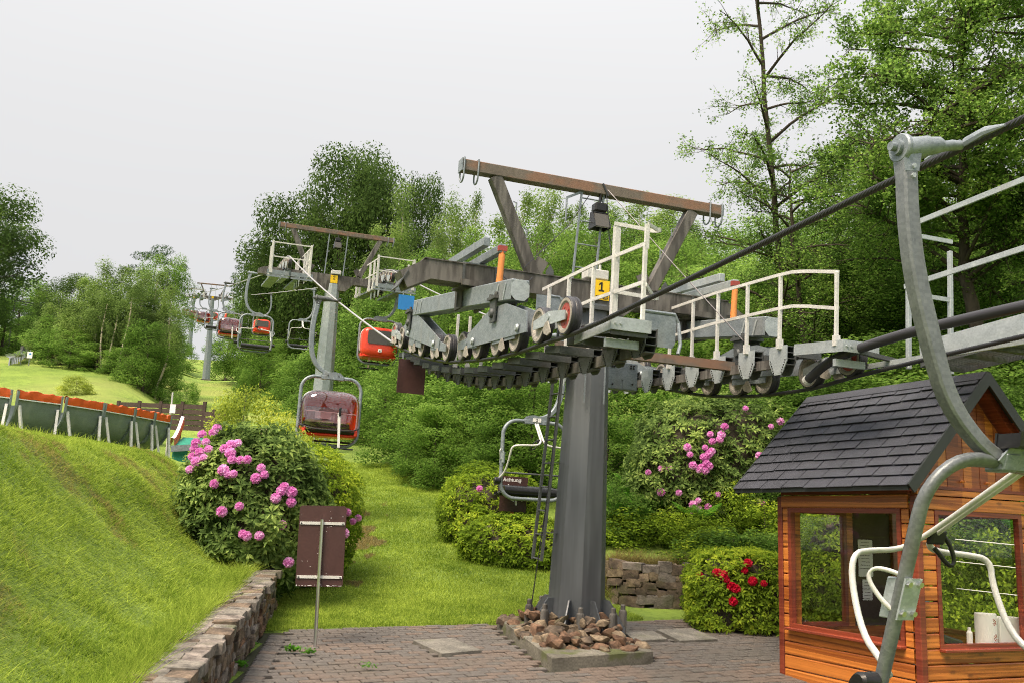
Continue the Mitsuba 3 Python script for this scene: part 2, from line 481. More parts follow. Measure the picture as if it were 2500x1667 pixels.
# the bed under the paving and behind the wall lies a little lower
paved = (X > WX(Y) - 0.02) & (Y < 10.95 + (X + 2.65) * 0.462) & (X < 5.2)
Z = np.where(paved, 0.06 * (Y - 8) - 0.055, Z)
nx, ny = len(xs), len(ys)
i, j = np.meshgrid(np.arange(ny - 1), np.arange(nx - 1), indexing='ij')
q = np.stack([i * nx + j, i * nx + j + 1, (i + 1) * nx + j + 1, (i + 1) * nx + j], -1).reshape(-1, 4)
struct('grass_ground', trimesh.Trimesh(np.stack([X, Y, Z], -1).reshape(-1, 3), np.vstack([q[:, [0, 1, 2]], q[:, [0, 2, 3]]]), process=False), 'grass_ground', smooth=True)

# ---------------------------------------------------------------- paving: every brick its own
rng = np.random.default_rng(4)
PA = math.radians(25.0)
pa, pl = np.array([math.cos(PA), math.sin(PA)]), np.array([-math.sin(PA), math.cos(PA)])
bed = MB()
bq = np.array([[-1.9, 5.0], [6.2, 5.0], [6.2, 15.1], [-2.75, 10.9]])
bed.add(np.c_[bq, 0.06 * (bq[:, 1] - 8) - 0.03], [[0, 1, 2], [0, 2, 3]])
PAVE = struct('pavement', bed, 'soil')
TW = Frame((0.929, 11.643, 0.222), 0.342, 0.029)             # tower 1
SQ = np.array([[0.56, 9.76], [1.66, 10.36], [1.10, 12.55], [0.0, 11.97]])        # the concrete slab
COVERS = [([[-0.91, 10.73], [-0.55, 10.12], [-0.15, 10.40], [-0.50, 10.97]], 'flat grey concrete cover plate lying on the bricks between the brown sign and the rocks'),
          ([[1.99, 12.19], [2.16, 11.53], [2.66, 11.77], [2.48, 12.45]], 'pale concrete cover plate on the bricks, nearer the wooden kiosk'),
          ([[1.55, 11.86], [1.62, 11.38], [2.03, 11.60], [1.93, 12.10]], 'dull grey cover plate half hidden behind the right end of the rock heap')]
QUADS = [Polygon(SQ)] + [Polygon(c) for c, _ in COVERS]


def in_slab(x, y):
    return any(q.distance(Point(x, y)) < 0.05 for q in QUADS[:1]) or any(q.contains(Point(x, y)) for q in QUADS[1:])


bricks = []
for r in range(-10, 110):
    for c in range(-40, 60):
        off = 0.103 * (r % 2) + 0.012 * math.sin(r * 3.7)
        P = np.array([-1.6, 7.3]) + pa * (c * 0.206 + off) + pl * (r * 0.106 - 2.0)
        x, y = P
        if y < 7.6 or y > 10.93 + (x + 2.65) * 0.462 or x < WX(y) + 0.30 or x > 5.3 or in_slab(x, y):
            continue
        if x > 3.4 and y > 7.4 and (P - np.array([3.67, 8.56])) @ np.array([-math.sin(0.424), math.cos(0.424)]) > -0.25 and y < 10.6 - 0.1 and (P - np.array([3.67, 8.56])) @ np.array([math.cos(0.424), math.sin(0.424)]) > 0.1:
            continue
        bricks.append((x, y, 0.2, 0.1, PA))
for k in range(40):                                               # edging course along the wall
    y = 7.7 + k * 0.104
    if y < 10.8:
        for e in range(1):
            bricks.append((float(WX(y)) + 0.20, y, 0.19, 0.098, math.radians(-8)))
bricks.sort(key=lambda b: b[0] ** 2 + (b[1] - 0) ** 2)


def brick_mesh(mb, b):
    x, y, L, W, ang = b
    e = rng.normal(0, 1, 6)
    c, s = math.cos(ang + e[0] * 0.012), math.sin(ang + e[0] * 0.012)
    tx, ty = e[1] * 0.008, e[2] * 0.011 + 0.06
    ax = np.array([[c, s, ty * s], [-s, c, ty * c], [0, -0.06, 1.0]])
    z = 0.06 * (y - 8) - 0.03 + e[3] * 0.0022
    h = np.array([L / 2 - 0.0035 + e[4] * 0.001, W / 2 - 0.0035, 0.03])
    k = 0.006
    top = [[sx * (h[0] - k), sy * (h[1] - k), h[2]] for sx, sy in ((-1, -1), (1, -1), (1, 1), (-1, 1))]
    mid = [[sx * h[0], sy * h[1], h[2] - k] for sx, sy in ((-1, -1), (1, -1), (1, 1), (-1, 1))]
    bot = [[sx * h[0], sy * h[1], -h[2]] for sx, sy in ((-1, -1), (1, -1), (1, 1), (-1, 1))]
    v = np.array(top + mid + bot) @ ax + [x, y, z]
    f = [[0, 1, 2, 3]] + [[4 + a, 4 + (a + 1) % 4, (a + 1) % 4, a] for a in range(4)] + [[8 + a, 8 + (a + 1) % 4, 4 + (a + 1) % 4, 4 + a] for a in range(4)]
    mb.add(v, f)


rest = [MB(), MB(), MB()]
BM = ['brick_a', 'brick_b', 'brick_c']
for k, b in enumerate(bricks):
    pick = int(meshkit.noise(np.array([[b[0] * 0.9, b[1] * 0.9, 1.0]]))[0] * 2.2 + rng.random() * 1.3) % 3
    if k < 298:
        m = MB()
        brick_mesh(m, b)
        obj('brick', m, BM[pick], PAVE)
    else:
        brick_mesh(rest[pick], b)
for k in range(3):
    obj('brick_field', rest[k], BM[k], PAVE, kind='stuff')


# ---------------------------------------------------------------- stone walls
def rough_stone(c, size, ax, rr, n=1, amp=0.16):
    """an irregular block: a box hull with knocked corners"""
    h = np.asarray(size) / 2
    P = []
    for sx in (-1, 1):
        for sy in (-1, 1):
            for sz in (-1, 1):
                k = rr.uniform(0.05, 0.3, 3)
                for a in range(3):
                    p = np.array([sx, sy, sz]) * h
                    p[a] *= 1 - k[a]
                    P.append(p * (1 + rr.normal(0, amp * 0.3, 3)))
    m = trimesh.convex.convex_hull(np.array(P))
    return m.vertices @ np.asarray(ax) + np.asarray(c), m.faces


LWALL = thing('stone_wall', 'low brown rubble stone wall along the foot of the grass bank at left', 'wall')
core = MB()
yy = np.linspace(5.2, 12.35, 30)
for a, b in zip(yy[:-1], yy[1:]):
    for (o0, o1) in ((0.03, -0.36),):
        v = []
        for y in (a, b):
            g = 0.06 * (y - 8)
            v += [[WX(y) - 0.04, y, g - 0.2], [WX(y) - 0.04 - 0.02, y, g + 0.42], [WX(y) - 0.42, y, g + 0.42], [WX(y) - 0.42, y, g - 0.2]]
        core.add(v, [[0, 4, 5, 1], [1, 5, 6, 2], [2, 6, 7, 3]])
obj('core', core, 'mortar', LWALL)
rs = np.random.default_rng(11)
z = 0.0                                                            # the face: thin rough courses of dark stones, then the flat coping
while z < 0.41:
    hh = min(rs.uniform(0.055, 0.105), 0.43 - z)
    if hh < 0.03:
        break
    y = 5.8 + rs.uniform(0, 0.2)
    while y < 12.25:
        wcol = rs.uniform(0.09, 0.30)
        yy0 = y + wcol / 2
        x = float(WX(yy0))
        t = np.array([float(WX(yy0 + 0.1) - WX(yy0 - 0.1)) / 0.2, 1, 0.06 + rs.normal(0, 0.05)])
        t /= np.linalg.norm(t)
        ax = np.stack([np.array([t[1], -t[0], 0]), t, [0, -0.06, 1]])
        m = MB()
        h2 = hh * rs.uniform(0.8, 1.35)
        m.add(*rough_stone([x - 0.06 - z * 0.05 + rs.normal(0, 0.016), yy0, 0.06 * (yy0 - 8) + z + hh / 2 - 0.01], (0.13, wcol, h2), ax, rs, amp=0.3))
        obj('stone', m, rs.choice(['stone_brown', 'stone_brown', 'stone_grey', 'rock_rust']), LWALL)
        y += wcol * 0.98
    z += hh
y = 5.7
while y < 12.35:
    wcol = rs.uniform(0.10, 0.30)
    for k, (o, w) in enumerate(((-0.10, 0.21), (-0.30, 0.23))):
        yc = y + wcol / 2 + (0.07 if k else 0)
        x = float(WX(yc)) + o + 0.01 + rs.normal(0, 0.015)
        m = MB()
        tilt = rs.normal(0, 0.03, 2)
        ax = np.array([[1, 0.12, tilt[0]], [-0.12, 1, 0.06 + tilt[1]], [0, -0.06, 1]])
        m.add(*rough_stone([x + rs.normal(0, 0.012), yc, 0.06 * (yc - 8) + 0.452 + rs.normal(0, 0.006)], (w * rs.uniform(0.9, 1.15), wcol * 1.05, 0.09), ax, rs, amp=0.2))
        obj('coping_stone', m, rs.choice(['stone_cap', 'stone_cap', 'stone_grey', 'stone_brown']), LWALL)
    y += wcol

RWALL = thing('stone_wall', 'short curved rubble stone wall with dry grass on top, right of the tower foot', 'wall')
ctrl = np.array([[1.55, 14.75], [1.72, 14.35], [2.05, 14.13], [2.5, 14.1], [3.0, 14.12], [3.6, 14.2]])
u = np.linspace(0, len(ctrl) - 1, 80)
path = np.stack([np.interp(u, range(len(ctrl)), ctrl[:, k]) for k in (0, 1)], 1)
path = np.stack([np.convolve(np.pad(path[:, k], 4, mode='edge'), np.ones(9) / 9, 'valid') for k in (0, 1)], 1)
seg = np.r_[0, np.cumsum(np.linalg.norm(np.diff(path, axis=0), axis=1))]
core = MB()
for a in range(len(path) - 1):
    v = []
    for k in (a, a + 1):
        p = path[k]
        t = path[min(k + 1, 79)] - path[max(k - 1, 0)]
        t /= np.linalg.norm(t)
        nrm = np.array([-t[1], t[0]])
        for o, z in ((0.05, 0.15), (0.05, 0.93), (0.4, 0.97)):
            v.append([*(p + nrm * o), z])
    core.add(v, [[0, 1, 4, 3], [1, 2, 5, 4]])
obj('core', core, 'mortar', RWALL)
z = 0.28
while z < 0.93:
    hh = rs.uniform(0.10, 0.16)
    s = rs.uniform(0, 0.1)
    while s < seg[-1] - 0.05:
        w = rs.uniform(0.09, 0.27)
        h2 = hh * rs.uniform(0.75, 1.3)
        sm = s + w / 2
        p = np.array([np.interp(sm, seg, path[:, k]) for k in (0, 1)])
        p2 = np.array([np.interp(sm + 0.05, seg, path[:, k]) for k in (0, 1)])
        t = (p2 - p) / (np.linalg.norm(p2 - p) + 1e-9)
        ax = np.stack([[t[0], t[1], rs.normal(0, 0.06)], [-t[1], t[0], 0], [0, 0, 1]])
        m = MB()
        m.add(*rough_stone([p[0] - t[1] * (0.03 + rs.normal(0, 0.02)), p[1] + t[0] * 0.03, z + hh / 2 + rs.normal(0, 0.02)], (w * 1.03, 0.17, h2), ax, rs, amp=0.34))
        obj('stone', m, rs.choice(['stone_brown', 'stone_grey', 'rock_tan', 'stone_brown']), RWALL)
        s += w
    z += hh

# ---------------------------------------------------------------- slab, covers, rocks
def plate(pts, t, below=0.0, bev=0.0):
    m = MB()
    pts = np.asarray(pts)
    c = pts.mean(0)
    z = 0.06 * (pts[:, 1] - 8)
    low = np.c_[pts, z - below]
    mid = np.c_[pts, z + t - bev]
    top = np.c_[c + (pts - c) * (1 - bev * 2), z + t]
    f = [[0, 1, 2, 3]] + [[4 + a, 4 + (a + 1) % 4, (a + 1) % 4, a] for a in range(4)] + [[8 + a, 8 + (a + 1) % 4, 4 + (a + 1) % 4, 4 + a] for a in range(4)]
    return m.add(np.vstack([top, mid, low]), f)


k = thing('concrete_slab', 'mossy concrete footing slab under the heap of rocks', 'slab')
solo(k, plate(SQ, 0.12, 0.05, 0.012), 'concrete')
for pts, lab in COVERS:
    k = thing('cover_plate', lab, 'cover')
    solo(k, plate(pts, 0.028, 0.05, 0.004), 'slab_concrete')

rs = np.random.default_rng(21)
spots = []
for layer, (num, z0) in enumerate(((95, 0.115), (44, 0.185))):
    tries = 0
    n = 0
    while n < num and tries < 4000:
        tries += 1
        uv = rs.random(2) * (0.97 if layer == 0 else 0.74) + (0.015 if layer == 0 else 0.13)
        P = SQ[0] + (SQ[1] - SQ[0]) * uv[0] + (SQ[3] - SQ[0]) * uv[1] + 0.0
        r = np.linalg.norm(P - TW.o[:2])
        if r < 0.34 or r > 1.45:
            continue
        size = rs.uniform(0.14, 0.26) * (1.0 if layer == 0 else 0.9)
        if any(np.linalg.norm(P - s[0]) < (size + s[1]) * 0.38 and s[2] == layer for s in spots):
            continue
        spots.append((P, size, layer))
        z = 0.06 * (P[1] - 8) + z0 + (0.06 if r < 0.6 else 0)
        v = rs.normal(0, 1, (16, 3))
        v /= np.linalg.norm(v, axis=1, keepdims=True)
        v *= np.array([1.0, rs.uniform(0.65, 0.95), rs.uniform(0.5, 0.8)]) * size * 0.56 * rs.uniform(0.8, 1.12, (16, 1))
        an = rs.uniform(0, 6.28)
        R = np.array([[math.cos(an), math.sin(an), 0], [-math.sin(an), math.cos(an), rs.normal(0, 0.3)], [0, rs.normal(0, 0.3), 1]])
        h = trimesh.convex.convex_hull(v @ R + [P[0], P[1], z])
        k = thing('rock', 'sharp broken brown rock in the heap around the foot of the near tower', 'rock', 'rocks heaped round the tower foot')
        solo(k, h, rs.choice(['rock_rust', 'rock_tan', 'rock_rust', 'stone_brown']))
        n += 1

# ---------------------------------------------------------------- vegetation


def unit(v):
    return v / (np.linalg.norm(v, axis=-1, keepdims=True) + 1e-12)


def leaf_quads(P, n, L, W, rr, fold=0.0):
    """a pointed leaf at every point: two triangles, or four where it is folded along its rib"""
    N = len(P)
    d = unit(np.cross(n, rr.normal(0, 1, (N, 3))))
    s = np.cross(n, d)
    L = L * rr.uniform(0.7, 1.25, (N, 1))
    W = W * rr.uniform(0.8, 1.15, (N, 1))
    a, t = P - d * L * 0.5, P + d * L * 0.5 - n * L * 0.12
    m = P - d * L * 0.02
    l, r = m + s * W * 0.5 + n * W * fold, m - s * W * 0.5 + n * W * fold
    v = np.stack([a, l, t, r], 1).reshape(-1, 3)
    b = np.arange(N)[:, None] * 4
    f = np.vstack([b + [0, 3, 2], b + [0, 2, 1]])
    return v, f


def mesh_of(*vf):
    mb = MB()
    for v, f in vf:
        mb.add(v, f)
    return mb.get()


def clump_crown(rr, H, env, nclump, nleaf, L, W, rc, base, up=0.5, flat=0.8, shell=0.55):
    """clumps of leaves spread over the outside of an envelope env(t) -> radius; returns leaves and clump centres"""
    t = rr.random(nclump * 8)
    t = t[rr.random(len(t)) < np.maximum(env(t), 0.02) / env(np.linspace(0, 1, 60)).max()][:nclump]
    ph = rr.uniform(0, 2 * np.pi, len(t))
    r = env(t) * np.sqrt(rr.uniform(0.18, 1.0, len(t)))
    C = np.stack([r * np.cos(ph), r * np.sin(ph), base + t * (H - base)], 1)
    R = rc * rr.uniform(0.6, 1.3, len(t))
    k = rr.choice(len(t), nleaf, p=R ** 2 / (R ** 2).sum())
    u = unit(rr.normal(0, 1, (nleaf, 3)))
    q = rr.uniform(shell, 1.12, (nleaf, 1)) ** 0.8
    P = C[k] + u * q * R[k][:, None] * [1, 1, flat]
    n = unit(u * 0.7 + [0, 0, up] + rr.normal(0, 0.45, (nleaf, 3)))
    return leaf_quads(P, n, L, W, rr), C


def limbs(rr, C, H, r0, base, lean=0.0, frac=0.5, top=0.92, sides=5):
    mb = MB()
    z = np.linspace(-0.4, H * top, 9)
    wob = np.cumsum(rr.normal(0, 0.035 * H / 9, (9, 2)), 0)
    wob -= wob[0]
    tr = np.c_[wob[:, 0], wob[:, 1], z]
    mb.tube(tr, np.interp(z, [-0.4, 0.3, H * top], [r0 * 1.3, r0, r0 * 0.15]), 7)
    for c in C[rr.random(len(C)) < frac]:
        hz = max(base * 0.6, c[2] - np.hypot(c[0], c[1]) * rr.uniform(0.5, 1.1))
        hz = min(hz, H * top * 0.95)
        p = np.array([np.interp(hz, z, tr[:, 0]), np.interp(hz, z, tr[:, 1]), hz])
        m = (p + c) / 2 + rr.normal(0, 0.05, 3) * np.linalg.norm(c - p)
        rb = r0 * 0.32 * (1 - 0.6 * hz / H)
        mb.tube([p, m, c], [rb, rb * 0.65, rb * 0.25], sides, cap=False)
    return mb.get()


PROTO = {}


def proto(name, H, W, env, nclump, nleaf, L, rc, base, leaf, barkm, seed, r0, wl=0.55, **kw):
    rr = np.random.default_rng(seed)
    fr = kw.pop('frac', 0.5)
    (v, f), C = clump_crown(rr, H, lambda t: env(t) * W / 2, nclump, nleaf, L, L * wl, rc, base, **kw)
    tr = limbs(rr, C, H, r0, base, frac=fr)
    scene['group_' + name] = {'type': 'shapegroup', 'trunk': mikit.ply(tr, 'm_' + barkm, smooth=True), 'crown': mikit.ply((v, f), 'm_' + leaf)}
    PROTO.setdefault(name[:-2], []).append((name, H, W))


egg = lambda t: np.sqrt(np.clip(1 - np.square((t - 0.45) / 0.56), 0, 1))
cone = lambda t: np.clip(1.05 - t, 0, 1) ** 0.8 * np.clip(t / 0.12, 0, 1) ** 0.5
spindle = lambda t: np.clip(1.02 - t, 0, 1) ** 0.7 * np.clip(t / 0.3, 0, 1) ** 0.6
dome = lambda t: np.sqrt(np.clip(1.02 - t * t, 0, 1)) * (0.82 + 0.18 * np.clip(t / 0.3, 0, 1))
for i in range(2):
    proto(f'oak_{i}', 11, 8, egg, 80, 24000, 0.20, 1.15, 2.6, 'leaf_oak', 'bark_dark', 31 + i, 0.22)
    proto(f'maple_{i}', 8, 5, egg, 90, 19000, 0.105, 0.62, 1.2, 'leaf_mid', 'bark_dark', 41 + i, 0.13)
    proto(f'birch_{i}', 7.5, 2.9, spindle, 90, 17000, 0.11, 0.42, 0.9, 'leaf_birch', 'bark_birch', 51 + i, 0.06, flat=1.35, shell=0.2, wl=0.5)
    proto(f'hazel_{i}', 4.5, 3.2, dome, 75, 17000, 0.085, 0.42, 0.0, 'leaf_mid', 'bark_dark', 61 + i, 0.05, wl=0.62)
proto('shrub_0', 5, 4.0, dome, 70, 13000, 0.125, 0.52, 0.0, 'leaf_mid', 'bark_dark', 71, 0.07)
proto('conifer_0', 9, 3, cone, 90, 9000, 0.17, 0.42, 0.6, 'leaf_conifer', 'bark_dark', 81, 0.1, up=0.1, flat=0.5, wl=0.25)
proto('spruce_0', 9, 3.4, cone, 75, 5500, 0.14, 0.36, 1.0, 'leaf_conifer', 'bark_dark', 83, 0.09, up=0.1, flat=0.45, wl=0.3)
proto('pine_0', 8, 4.2, egg, 42, 7500, 0.17, 0.55, 3.0, 'leaf_conifer', 'bark_dark', 85, 0.12, up=0.2, flat=0.4, wl=0.25)
proto('low_0', 1.0, 1.5, dome, 46, 4200, 0.075, 0.24, 0.0, 'leaf_mid', 'bark_dark', 87, 0.015, wl=0.6)
proto('low_1', 1.0, 1.5, dome, 46, 4200, 0.06, 0.22, 0.0, 'leaf_hedge', 'bark_dark', 88, 0.015, wl=0.6)
proto('golden_0', 2.2, 2.3, dome, 70, 9500, 0.075, 0.36, 0.0, 'leaf_yellow', 'bark_dark', 89, 0.03, wl=0.6)

WORDS = {'oak': ('oak_tree', 'tree', 'dark broad tree in the distant wood'), 'maple': ('leafy_tree', 'tree', 'bright green tree in the wood behind the near tower'),
         'birch': ('birch_tree', 'tree', 'slender birch'), 'hazel': ('hazel_bush', 'bush', 'tall leafy bush in the thicket beyond the lawn'),
         'shrub': ('leafy_shrub', 'shrub', 'leafy shrub on the hillside'), 'conifer': ('conifer_tree', 'tree', 'far conifer'), 'spruce': ('conifer_tree', 'tree', 'spruce'), 'pine': ('pine_tree', 'tree', 'pine'),
         'low': ('low_shrub', 'shrub', 'low leafy shrub in the undergrowth right of the near tower'), 'golden': ('golden_bush', 'bush', 'yellow green bush')}
ptoggle = {}


def plant(kind, x, y, ztop, w, label=None, group=None, sink=0.1, H=None):
    opts = PROTO[kind]
    i = ptoggle.get(kind, 0)
    ptoggle[kind] = i + 1
    pname, H0, W0 = opts[i % len(opts)]
    z0 = float(ground_z(x, y)) - sink
    h = H if H else ztop - z0
    h = max(h, 0.5)
    nm, cat, text = WORDS[kind]
    if label is None:
        zone = 'left of the third tower' if x < -12 else ('left of the second tower' if x < -8 else '')
        label = text + (', ' + zone if zone and kind not in ('hazel', 'low') else '')
        if kind == 'birch':
            label = 'slender birch in the left grove' if x < -12 else 'pale feathery birch in the trees behind the near tower'
        group = group or {'hazel_bush': 'hazel bushes', 'leafy_shrub': 'leafy shrubs'}.get(nm, nm.replace('_', ' ') + 's') + ' ' + (zone or 'behind the near tower')
    k = thing(nm, label, cat, group)
    rot = (i * 2.399) % 6.283
    c, s = math.cos(rot), math.sin(rot)
    sc, sz = w / W0, h / H0
    M = np.array([[sc * c, -sc * s, 0, x], [sc * s, sc * c, 0, y], [0, 0, sz, z0], [0, 0, 0, 1.0]])
    scene[k] = {'type': 'instance', 'to_world': T(M), 'sg': {'type': 'ref', 'id': 'group_' + pname}}


